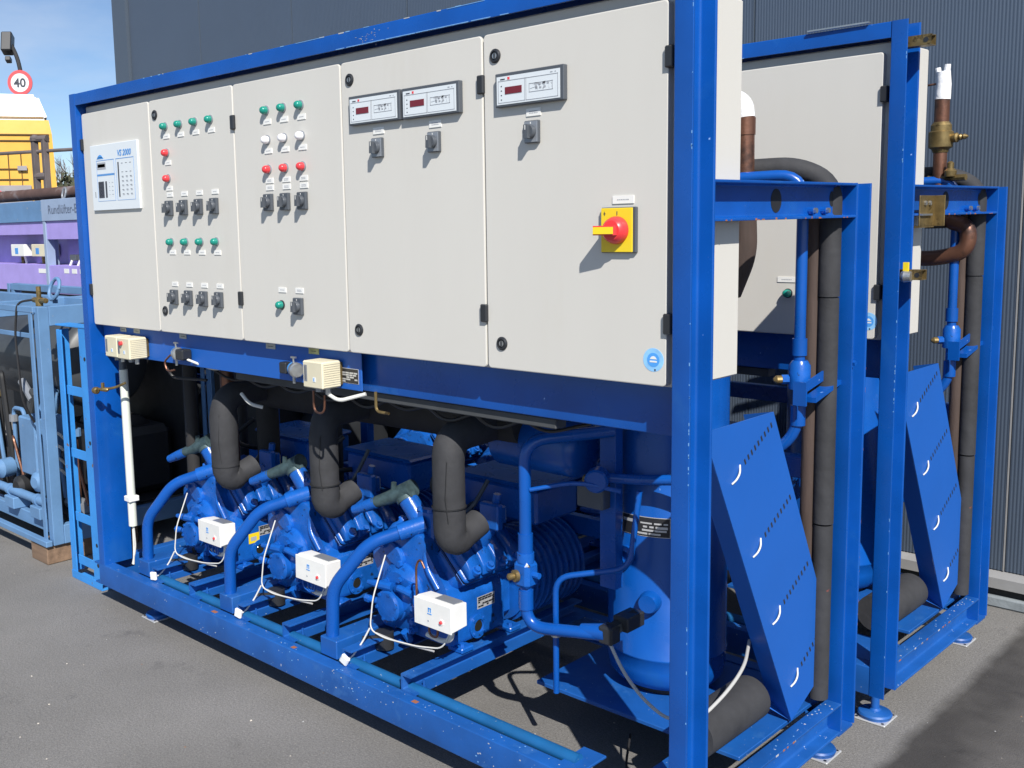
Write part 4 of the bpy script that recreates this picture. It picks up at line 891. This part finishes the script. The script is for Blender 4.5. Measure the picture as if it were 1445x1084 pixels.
mb = MB(); mb.tube([(2.93, 2.0, 1.70), (2.93, 2.0, 1.575), (3.01, 2.0, 1.56), (3.01, 2.0, 1.465), (2.90, 2.0, 1.435), (2.78, 1.98, 1.44)], .029, M_copper, .05, n=18); mb.build('pipe', t)
mb = MB(); mb.cyl((2.90, 1.98, 1.64), (2.90, 1.98, 1.55), .035, M_foamd, n=14); mb.build('sleeve', t)
t = thing('clamp_plate', 'bent brass-coloured bracket plate on the side beam of the farther rack', 'bracket', (2.98, 1.45, 1.6))
mb = MB(); mb.box(3.058, 3.062, 1.37, 1.50, 1.565, 1.665, M_brass, .001); mb.box(3.058, 3.095, 1.495, 1.50, 1.565, 1.665, M_brass, .001); mb.box(3.062, 3.07, 1.37, 1.46, 1.60, 1.606, M_zinc); mb.box(3.03, 3.062, 1.37, 1.50, 1.561, 1.567, M_brass); mb.build('plate', t)
mb = MB(); mb.cyl((3.0, 1.41, 1.55), (3.0, 1.41, 1.59), .012, M_zinc, n=8); mb.cyl((3.06, 1.41, 1.64), (3.068, 1.41, 1.64), .008, M_zinc, n=6); mb.cyl((3.06, 1.45, 1.64), (3.068, 1.45, 1.64), .008, M_zinc, n=6); mb.build('bolt', t)
def strut_end(label, z, y=1.28, m=M_brass):
    t = thing('strut_clamp', label, 'bracket', (3.06, y, z), 'channel stubs on the farther post')
    mb = MB(); mb.box(3.02, 3.115, y-.0205, y-.018, z-.016, z+.016, m); mb.box(3.02, 3.115, y+.018, y+.0205, z-.016, z+.016, m); mb.box(3.02, 3.115, y-.018, y+.018, z-.016, z-.0135, m); mb.box(3.02, 3.115, y-.018, y-.008, z+.0135, z+.016, m); mb.box(3.02, 3.115, y+.008, y+.018, z+.0135, z+.016, m); mb.build('channel_stub', t)
    mb = MB(); mb.cyl((3.10, y-.022, z), (3.10, y-.0206, z), .008, M_black, n=10); mb.build('slot_hole', t)
    return t
strut_end('short galvanised channel stub near the top of the farther post', 2.135)
sc = strut_end('short channel stub with bright clamp halfway up the farther post', 1.415)
mb = MB(); mb.lathe([(.016, 0), (.02, .01), (.016, .03)], (3.055, 1.255, 1.41), (1, 0, 0), M_zinc, n=12); mb.box(3.06, 3.075, 1.25, 1.262, 1.425, 1.455, M_yel); mb.build('clamp', sc)
mb = MB(); mb.box(2.74, 2.94, 1.22, 1.232, 2.203, 2.208, M_zinc); single('bright_strip', 'bright metal strip lying on the top beam of the farther rack', 'metal strip', mb, (2.84, 1.226, 2.2))
# silvery crates and sheets seen through the left bay
t = thing('foil_wrapped_unit', 'silver foil covered unit seen through the left bay behind the rack', 'appliance', (-.9, 2.2, -.1))
mb = MB(); mb.box(-1.5, -.1, 1.95, 2.5, .70, 1.30, M_silver, .03); mb.build('foil_cover', t)
mb = MB(); mb.box(-1.5, -.1, 1.95, 2.5, -.1, .68, M_dark, .01); mb.build('dark_base', t)
def stored(label, x0, x1, y0, y1, h, seed):
    rnd = random.Random(seed); t = thing('stored_machine', label, 'machine', (x0, y0, -G), 'dark machines stored behind the racks')
    bx('base_frame', t, x0, x1, y0, y1, -G+.001, 0, M_dark, .004)
    mb = MB(); mb.lathe([(.1, 0), (.26, .03), (.3, .1), (.3, x1-x0-.3), (.26, x1-x0-.22), (.1, x1-x0-.2)], (x0+.1, (y0+y1)/2, .42), (1, 0, 0), M_vess2, n=28); mb.build('vessel', t)
    bx('switch_box', t, x0+.1, x1-.75, y0+.05, y1-.1, .75, max(h, 1.0), M_dark, .01)
    for k in range(5):
        x = x0+.1+k*(x1-x0-.2)/4; mb = MB(); mb.tube([(x, y0+.02, 0), (x, y0+.02, h-.1-rnd.random()*.3), (x+.12, y0+.06, h-.02)], .022, (M_dark, M_copper, M_foamd, M_blue, M_dark)[k], .06, n=10); mb.build('pipe', t)
    bx('rail', t, x0, x1, y0-.03, y0, .30, .37, M_blue, .003); bx('rail', t, x0, x1, y0-.03, y0, .68, .74, M_blue, .003)
M_vess2 = mat('dark_vessel', (.02, .022, .025), .5, var=.2)
stored('dark stored machine with black vessel behind the left bay of the nearer rack', -1.35, .15, 1.25, 1.80, .80, 1)
stored('second dark stored machine farther left behind the skid', -3.3, -1.55, 1.35, 1.95, 1.02, 2)
# ------------------------------------------------------------------ light blue bracket frame leaning at the left
t = thing('ladder_bracket', 'bright light blue slotted bracket frame standing against the left post', 'bracket frame', (-.33, .12, -.1))
def LB(x, z): return x
z0, z1 = -.1, 1.165
mb = MB(); mb.box(-.245, -.165, .088, .094, z0+.03, z1, M_lblue, .001); mb.box(-.171, -.165, .094, .16, z0+.03, z1, M_lblue, .001)
for z in (.12, .62, 1.02, .02): mb.cyl((-.195, .0875, z), (-.195, .0868, z), .010, M_dark, n=12)
mb.build('front_angle', t)
mb = MB(); mb.box(-.475, -.425, .088, .094, z0+.03, z1-.02, M_lblue, .001); mb.box(-.475, -.469, .094, .15, z0+.03, z1-.02, M_lblue, .001); mb.build('rear_angle', t)
for z in (-.02, .20, .52, .83): bx('rung', t, -.425, -.245, .100, .106, z, z+.045, M_lblue, .001)
mb = MB(); mb.box(-.475, -.165, .085, .16, z0+.0005, z0+.008, M_lblue, .001); mb.box(-.475, -.165, .0845, .088, z0+.008, z0+.04, M_lblue); mb.build('bottom_channel', t)
mb = MB(); mb.box(-.475, -.165, .085, .16, z1-.0, z1+.008, M_lblue, .001); mb.build('top_plate', t)
# ------------------------------------------------------------------ grey-blue skid at the far left
def skid():
    t = thing('equipment_skid', 'faded grey-blue steel skid frame holding a black vessel, resting on timber', 'machine frame', (-.75, .1, 0))
    X1, X0, Y0, Y1, Z0, Z1 = -.72, -3.4, .10, 1.15, .0, 1.24
    for x in (X1, X0+.06):
        for y in (Y0, Y1-.06):
            mb = MB(); mb.box(x-.09, x-.055, y, y+.008, Z0, Z1, M_skid, .001); mb.box(x-.05, x, y+.012, y+.07, Z0, Z1, M_skid, .003); mb.build('post', t)
    mb = MB(); 
    bx('top_rail', t, X0, X1-.03, Y0-.002, Y0+.035, Z1-.03, Z1+.002, M_skid, .003); bx('top_rail', t, X0, X1-.1, Y0+.04, Y0+.05, Z1-.17, Z1-.145, M_skid, .002)
    bx('top_rail', t, X0, X1, Y1-.05, Y1, Z1-.05, Z1, M_skid, .003)
    bx('top_rail', t, X1-.05, X1+.001, Y0+.07, Y1, Z1-.10, Z1, M_skid, .003)
    bx('top_cross_bar', t, X1-.75, X1-.69, Y0+.03, Y1, Z1-.09, Z1-.004, M_skid, .003); bx('top_cross_bar', t, X0, X1, .58, .63, Z1-.085, Z1-.002, M_skid, .003)
    bx('base_rail', t, X0, X1, Y0-.03, Y0+.005, Z0-.0, Z0+.03, M_skid, .003); bx('base_rail', t, X0, X1-.09, Y0+.06, Y0+.12, Z0+.03, Z0+.10, M_skid, .003); bx('base_rail', t, X1-.05, X1+.002, Y0+.07, Y1, Z0, Z0+.10, M_skid, .003); bx('base_rail', t, X0, X1, Y1-.06, Y1, Z0, Z0+.1, M_skid, .003)
    mb = MB(); mb.tube([(X0, Y0+.06, .19), (X1-.1, Y0+.06, .19)], .024, M_skid, n=14)
    for x in (-1.35, -1.0, -.86): mb.tube([(x, Y0+.06, .19), (x+.03, Y0+.06, .19)], .032, M_skid, n=14)
    mb.build('pipe', t)
    for x in (-1.28, -.95): bx('pipe_saddle', t, x-.06, x+.06, Y0+.02, Y0+.12, .101, .165, M_skid, .004)
    mb = MB(); mb.lathe([(.10, 0), (.24, .02), (.27, .07), (.27, 2.0), (.1, 2.1)], (-.98, .62, .88), (-1, 0, 0), M_vess, n=36); mb.build('vessel', t, sharp=60)
    mb = MB(); mb.box(-1.22, -1.02, .18, .36, .30, .62, M_skid, .008); mb.build('terminal_box', t)
    for z in (.34, .40, .47, .54):
        mb = MB(); mb.cyl((-1.02, .27, z), (-.985, .27, z), .017, M_zinc, n=10); mb.tube([(-.985, .27, z), (-.95, .28, z+.0), (-.93, .36, z-.1)], .008, M_wcable, .03, n=8); mb.build('cable_gland', t)
    mb = MB(); mb.tube([(-1.0, .20, .53), (-.96, .17, .55), (-.94, .17, .45), (-.94, .17, .22)], .014, M_skid, .04, n=10); mb.build('hose', t)
    mb = MB(); mb.tube([(-1.12, .3, .62), (-1.14, .34, .70), (-1.25, .40, .72)], .05, M_skid, .06, n=14); mb.build('elbow', t)
    for x, y, m in ((-.92, .30, M_skid), (-1.6, 1.0, M_skid), (-1.35, .75, M_skid)):
        mb = MB(); c = Vector((x, y, Z1+.075)); mb.tube([c+Vector((.052*math.cos(a*math.pi/9), .018*math.sin(a*math.pi/9), .055*math.sin(a*math.pi/9))) for a in range(19)], .010, m, n=8, caps=False); mb.cyl((x, y, Z1-.0), (x, y, Z1+.02), .014, m, n=8); mb.build('lifting_eye', t)
    mb = MB(); mb.cyl((-.80, .16, Z1), (-.80, .16, Z1+.045), .02, M_brass, n=8); mb.cyl((-.80, .16, Z1+.045), (-.80, .16, Z1+.10), .013, M_brass, n=8); mb.cyl((-.86, .16, Z1+.03), (-.72, .16, Z1+.03), .014, M_brass, n=8); mb.tube([(-.86, .15, Z1+.03), (-.93, .10, Z1+.02), (-.96, .09, Z1-.15), (-.93, .09, Z1-.5), (-.94, .15, Z1-.62)], .006, M_bcable, .06, n=8); mb.build('angle_valve', t)
    mb = MB(); mb.box(-.99, -.93, .14, .17, .66, .80, M_vess, .01, Matrix.Translation((-.96, .15, .74)) @ Matrix.Rotation(R(30), 4, 'Y') @ Matrix.Translation((.96, -.15, -.74))); mb.cyl((-1.06, .15, .83), (-.94, .15, .74), .022, M_mgrey, n=10); mb.build('sensor_plug', t)
    rnd = random.Random(5)
    for k in range(9):
        x = -1.95+.13*k; z = rnd.uniform(.35, .75); mb = MB()
        mb.tube([(x, .30+.03*(k % 3), .12), (x, .30+.03*(k % 3), z), (x+rnd.uniform(.08, .2), .28, z+rnd.uniform(.0, .1)), (x+.22, .30, .18)], (.012, .018, .009)[k % 3], (M_skid, M_dark, M_copper)[k % 3], .05, n=8); mb.cyl((x, .30+.03*(k % 3), z-.08), (x, .30+.03*(k % 3), z-.04), .028, (M_mgrey, M_brass, M_skid)[k % 3], n=10); mb.build('pipe', t)
    for k in range(4):
        mb = MB(); c = Vector((-1.75+.24*k, .26, .22+.06*(k % 2))); mb.lathe([(.03, 0), (.055, .02), (.055, .09), (.03, .11)], c, (.2, -1, 0), (M_dark, M_skid)[k % 2], n=14); mb.build('fitting', t)
    # dark inner machinery
    mb = MB(); mb.box(-1.6, -.9, .55, .95, .12, .50, M_dark, .04); mb.lathe([(.10, 0), (.14, .02), (.14, .4)], (-1.0, .75, .42), (-1, 0, .1), M_dark, n=18)
    mb.build('pump_block', t)
    bx('dark_fill_block', t, -3.2, -.82, .98, 1.08, .101, 1.12, M_dark, .01)  # dark block added to blacken the skid interior and hide sunlit ground
    bx('drip_tray', t, -3.3, -.8, .25, .97, .102, .112, M_dark, .002)
    mb = MB(); mb.cyl((-1.0, .35, .14), (-.80, .35, .14), .04, M_mgrey, n=14); mb.cyl((-.80, .5, .22), (-.84, .5, .22), .022, M_zinc, n=10); mb.tube([(-.85, .3, .12), (-.80, .3, .10), (-.76, .42, .10)], .010, M_skid, .03, n=8); mb.build('fitting', t)
M_vess = mat('grey_black_vessel', (.045, .05, .055), .45, var=.2, vscale=5)
skid()
mb = MB(); mb.box(-.93, -.74, .08, .60, -.0995, -.001, M_wood, .004); single('timber_block', 'weathered timber block under the corner of the grey-blue skid', 'timber block', mb, (-.8, .3, -.1))
# clutter inside skid seen between the bracket and post
mb = MB(); mb.tube([(-.6, .7, 1.18), (-.4, .9, 1.10), (0, 1.0, 1.15)], .012, M_bcable, .1, n=8); mb.box(-.7, -.1, 1.1, 1.3, .55, 1.05, M_dark, .02); single('dark_crate', 'dark equipment crate standing between skid and rack', 'crate', mb, (-.4, 1.2, -.1))
# ------------------------------------------------------------------ purple panel units
def purple(label, x0, x1, yf, head, kind):
    t = thing('purple_panel_unit', label, 'control stand', (x0, yf, -G), 'purple control stands')
    zt = 1.865
    for x in (x0, x1-.045): bx('upright', t, x, x+.045, yf-.01, yf+.06, -G, zt-.001, M_lil, .003)
    bx('header', t, x0, x1, yf-.014, yf+.05, 1.70, zt, head, .003)
    bx('upper_sheet', t, x0+.046, x1-.046, yf, yf+.01, 1.60 if kind == 0 else 1.56, 1.699, M_purp)
    mb = MB(); mb.box(x0+.046, x1-.046, yf+.16, yf+.17, 1.36, 1.6, M_purp); mb.box(x0+.046, x1-.046, yf+.01, yf+.16, 1.35, 1.358, M_purp); mb.box(x0+.046, x1-.046, yf+.01, yf+.16, 1.595, 1.60, M_purp); mb.build('instrument_recess', t)
    bx('lower_sheet', t, x0+.046, x1-.046, yf, yf+.01, 1.14, 1.355, M_purp)
    bx('back_sheet', t, x0+.05, x1-.05, yf+.18, yf+.19, -.05, 1.7, M_dark)
    n = 2 if kind == 0 else 4
    for k in range(n):
        if kind == 0:
            xx = x1-.84+.40*k; c = (M_wbox, M_ivory)[k]; b = bx('gauge_box', t, xx, xx+.26, yf+.03, yf+.15, 1.42, 1.52, c, .004)
            bx('gauge_label', b, xx+.08, xx+.14, yf+.0285, yf+.03, 1.44, 1.49, M_pblue)
            mb = MB(); mb.cyl((xx+.06, yf+.1, 1.42), (xx+.07, yf+.1, 1.36), .016, M_brass, n=8); mb.cyl((xx+.15, yf+.08, 1.42), (xx+.18, yf+.08, 1.355), .009, M_white, n=8); mb.build('gauge_port', t)
        else:
            xx = x0+.28+.13*k; b = bx('gauge_box', t, xx, xx+.1, yf+.06, yf+.14, 1.395, 1.44, M_dgrey if k < 3 else M_ivory, .003)
            mb = MB(); mb.cyl((xx+.04, yf+.06, 1.395), (xx+.02, yf+.05, 1.355), .010, M_white, n=8); mb.build('gauge_port', t)
            bx('white_tag', t, xx+.02, xx+.10, yf-.002, yf, 1.30, 1.335, M_white)
    if kind == 0: bx('white_tag', t, x1-.26, x1-.06, yf-.002, yf, 1.29, 1.325, M_white)
    return t
purple('purple control stand with white and tan gauge boxes at the far left', -5.9, -3.56, 1.52, M_skid, 0)
pu = purple('purple control stand with lettered grey header, just left of the blue post', -3.54, -2.5, 1.46, M_lil, 1)
M_lett = mat('grey_lettering', (.12, .15, .22), .6)
mb = MB(); mb.text('Rundlüfter-Be', (-3.42, 1.4435, 1.755), .095, M_lett); mb.build('header_lettering', pu)
mb = MB(); mb.cyl((-5.4, 1.55, 1.925), (-2.3, 1.75, 1.925), .048, M_rust, n=18); single('rusty_pipe', 'long rusty horizontal pipe lying above the purple stands', 'pipe', mb, (-3.8, 1.6, 1.9))
mb = MB(); c = Vector((-3.24, 1.50, 1.905)); mb.tube([c+Vector((.026*math.cos(a*math.pi/9), .01*math.sin(a*math.pi/9), .042*math.sin(a*math.pi/9))) for a in range(19)], .008, M_mgrey, n=8, caps=False); single('lifting_ring', 'pale lifting ring on top of the lettered purple stand', 'lifting ring', mb, (-3.24, 1.5, 1.86))
# grey steel goal post and rails between the stands and truck
t = thing('steel_frame', 'rusty grey double upright frame in front of the yellow truck', 'steel frame', (-5.5, 2.3, -.1))
dirx = Vector((.915, .4, 0))
def fp(s, z): return (-5.60+.915*s, 2.37+.4*s, z)
for s_ in (-.01, .115):
    mb = MB(); mb.box(-.028, .028, -.028, .028, -.1, 2.52, M_tsteel, .003, Matrix.Translation(fp(s_, 0))); mb.build('upright', t)
mb = MB(); mb.tube([fp(-.04, 2.52), fp(.15, 2.52)], .032, M_tsteel, n=10); mb.lathe([(.045, 0), (.05, .03), (.02, .06)], fp(0, 2.5), (0, 0, 1), M_tsteel, n=10); mb.build('cap_bar', t)
mb = MB(); mb.tube([fp(-.01, 2.16), fp(.115, 2.16)], .038, M_tsteel, n=10); mb.build('cross_bar', t)
mb = MB(); mb.tube([fp(-1.5, 2.40), fp(.9, 2.40)], .017, M_tsteel, n=8); single('hand_rail', 'thin rusty rail crossing in front of the yellow truck', 'rail', mb, (-5.6, 2.4, 2.4))
# ------------------------------------------------------------------ truck
M_tgrey = mat('board_grey', (.30, .29, .31), .6, var=.1)
def truck():
    t = thing('truck', 'yellow truck cab with white roof fairing seen at the left edge', 'truck', (-10.4, 4.2, -G))
    # local frame: u along image right, v away
    O = Vector((-9.42, 4.32, 0)); U = Vector((.40, .917, 0)); V_ = Vector((-.917, .40, 0))
    def P(u, v, z): p = O+U*u+V_*v; return (p.x, p.y, z)
    def blk(mb, u0, u1, v0, v1, z0, z1, m, tap=0):
        vs = [P(u0, v0, z0), P(u1, v0, z0), P(u1, v1, z0), P(u0, v1, z0), P(u0+tap, v0+tap, z1), P(u1-tap, v0+tap, z1), P(u1-tap, v1-tap, z1), P(u0+tap, v1-tap, z1)]
        mb._new(vs, [(0, 1, 2, 3), (4, 5, 6, 7), (0, 1, 5, 4), (1, 2, 6, 5), (2, 3, 7, 6), (3, 0, 4, 7)], m)
    mb = MB(); blk(mb, -2.35, .08, 0, 2.0, .75, 2.95, M_truck, .06); mb.build('cab', t)
    mb = MB(); blk(mb, -2.29, .02, .06, 1.94, 2.951, 3.14, M_truck, .03); mb.build('roof', t)
    mb = MB(); blk(mb, -2.26, -.01, .09, 1.9, 3.141, 3.50, M_twhite, .12); es = list(mb.bm.edges); bmesh.ops.bevel(mb.bm, geom=es, offset=.05, segments=3, affect='EDGES'); mb.build('roof_fairing', t)
    mb = MB(); 
    for z in (2.94, 2.86, 2.48, 2.34, 2.18, 1.98): 
        off = .055*(z-.75)/2.2+.0; blk(mb, -2.2, -.02 if z > 2.8 or z < 1.9 else -.32, off-.012, off+.01, z-.008, z+.008, M_seam)
    for u in (-1.0, -.71, -.56, -.40): blk(mb, u-.005, u+.005, .028, .05, 1.8, 2.7, M_seam)
    mb.build('panel_joint', t)
    for u in (-.86, -.45):
        mb = MB(); blk(mb, u, u+.12, .0, .03, 2.46, 2.52, M_tgrey); mb.build('door_handle', t)
    mb = MB(); blk(mb, -1.2, -.29, .008, .028, 2.02, 2.26, M_tgrey); pl = mb.build('name_board', t)
    mb = MB(); mb.text('ZARI', P(-.63, .004, 2.08), .15, M_print, ux=tuple(U), bold=.004); mb.lathe([(.07, 0), (.07, .006)], P(-.72, .006, 2.13), tuple(-V_), M_signr, n=18); mb.lathe([(.035, .006), (.035, .008)], P(-.72, .006, 2.13), tuple(-V_), M_tgrey, n=14); mb.build('board_print', pl)
    mb = MB(); blk(mb, -.95, -.38, -.02, .04, 1.70, 1.90, M_dark, .02); mb.build('lower_opening', t)
    for u in (-2.0, -.25):
        for v in (.4, 4.2):
            mb = MB(); a = O+U*u+V_*v; mb.lathe([(.2, -.15), (.5, -.14), (.52, -.1), (.52, .1), (.5, .14), (.2, .15)], (a.x, a.y, .42), tuple(U), M_black, n=28); mb.build('wheel', t)
    mb = MB(); blk(mb, -2.0, -.3, 1.8, 6.5, .55, .8, M_dark); mb.build('chassis', t)
truck()
# ------------------------------------------------------------------ lamp post with sign
def lamppost():
    t = thing('lamp_post', 'dark lamp post with tilted floodlight above the yellow truck', 'lamp post', (-15.7, 6.75, -G))
    mb = MB(); mb.tube([(-15.70, 6.76, -G), (-15.70, 6.76, 4.65), (-15.78, 6.74, 5.0), (-15.95, 6.70, 5.28)], lambda q: .06-.02*q, M_dark, .3, n=10); mb.build('pole', t)
    mb = MB(); M2 = Matrix.Translation((-15.99, 6.66, 5.30)) @ Matrix.Rotation(R(-38), 4, 'Z') @ Matrix.Rotation(R(-20), 4, 'Y'); mb.box(-.12, .12, -.10, .10, -.22, .18, M_black, .02, M2); mb.box(-.16, -.02, -.05, .05, -.36, -.27, M_black, .01, M2); mb.build('floodlight', t)
    s = thing('speed_sign', 'round red rimmed speed limit sign reading 40 on the lamp post', 'road sign', (-15.66, 6.68, 4.3))
    n_ = Vector((.70, -.71, 0)).normalized(); c = Vector((-15.64, 6.70, 4.50)); ux = Vector((.71, .70, 0)).normalized()
    mb = MB(); mb.lathe([(.24, 0), (.24, .02)], c, n_, M_signr, n=40); mb.build('rim', s)
    mb = MB(); mb.lathe([(.175, .02), (.175, .024)], c, n_, M_sign, n=40); mb.build('face', s)
    mb = MB(); p = c+n_*.026-ux*.0+Vector((0, 0, -.082)); mb.text('40', p, .235, M_print, ux=tuple(ux), bold=.006, align='CENTER'); mb.build('number', s)
lamppost()
# ------------------------------------------------------------------ bare trees and scrub behind truck
def tree(name, label, base, h, seed, spread=.5, leaves=0):
    rnd = random.Random(seed); t = thing(name, label, 'tree', base, 'bare trees behind the truck')
    mb = MB(); tips = []
    def grow(p, d, l, r, dep):
        q = p+d*l; mb.tube([p, (p+q)/2+Vector((rnd.uniform(-.04, .04), rnd.uniform(-.04, .04), 0))*l, q], (lambda s: r*(1-.35*s)), M_bark, n=5 if dep > 1 else 8, caps=False)
        if dep >= 5: tips.append(q); return
        for k in range(3 if dep < 4 else 4):
            a = rnd.uniform(0, 6.28); nd = (d+Vector((math.cos(a), math.sin(a), rnd.uniform(-.1, .5)))*spread*rnd.uniform(.6, 1.2)).normalized(); grow(p+(q-p)*rnd.uniform(.6, 1), nd, l*rnd.uniform(.62, .8), r*.55, dep+1)
    b = Vector(base); grow(b, Vector((0, 0, 1)), h*.27, h*.016, 0)
    mb.build('trunk', t)
    if leaves:
        mb = MB()
        for q in tips:
            for k in range(leaves):
                c = q+Vector((rnd.gauss(0, .3), rnd.gauss(0, .3), rnd.gauss(0, .3))); a = Vector((rnd.uniform(-1, 1), rnd.uniform(-1, 1), rnd.uniform(-1, 1))).normalized()*.09; b2 = a.orthogonal().normalized()*.06
                mb._new([tuple(c-a), tuple(c+b2), tuple(c+a), tuple(c-b2)], [(0, 1, 2, 3)], M_leaf)
        mb.build('crown', t, recalc=False)
tree('bare_tree', 'bare pale twiggy tree just left of the blue post top', (-34.0, 16.9, -G), 7.0, 5, .5)
tree('bare_tree', 'smaller bare tree behind the truck cab edge', (-31.2, 17.0, -G), 5.6, 9, .55)
tree('scrub_tree', 'dark scrubby tree between truck and blue post', (-24.0, 12.1, -G), 4.2, 12, .7, 22)
tree('scrub_tree', 'second dark scrubby tree close to the hall corner', (-19.5, 11.0, -G), 3.6, 21, .7, 22)
mb = MB(); rnd = random.Random(4)
for i in range(5200):
    x = rnd.uniform(-40, -16); y = 8.5+(-x-16)*.42+rnd.uniform(-1.2, 1.8); z = rnd.random()**1.4*2.5-.1; c = Vector((x, y, z)); a = Vector((rnd.uniform(-1, 1), rnd.uniform(-1, 1), rnd.uniform(-1, 1))).normalized()*rnd.uniform(.08, .22); b2 = a.orthogonal().normalized()*a.length*.7
    mb._new([tuple(c-a), tuple(c+b2), tuple(c+a), tuple(c-b2)], [(0, 1, 2, 3)], M_leaf)
mb.build('scrub', None, recalc=False, kind='stuff')
# clean helper property
for o in bpy.data.objects:
    if '_base' in o: del o['_base']
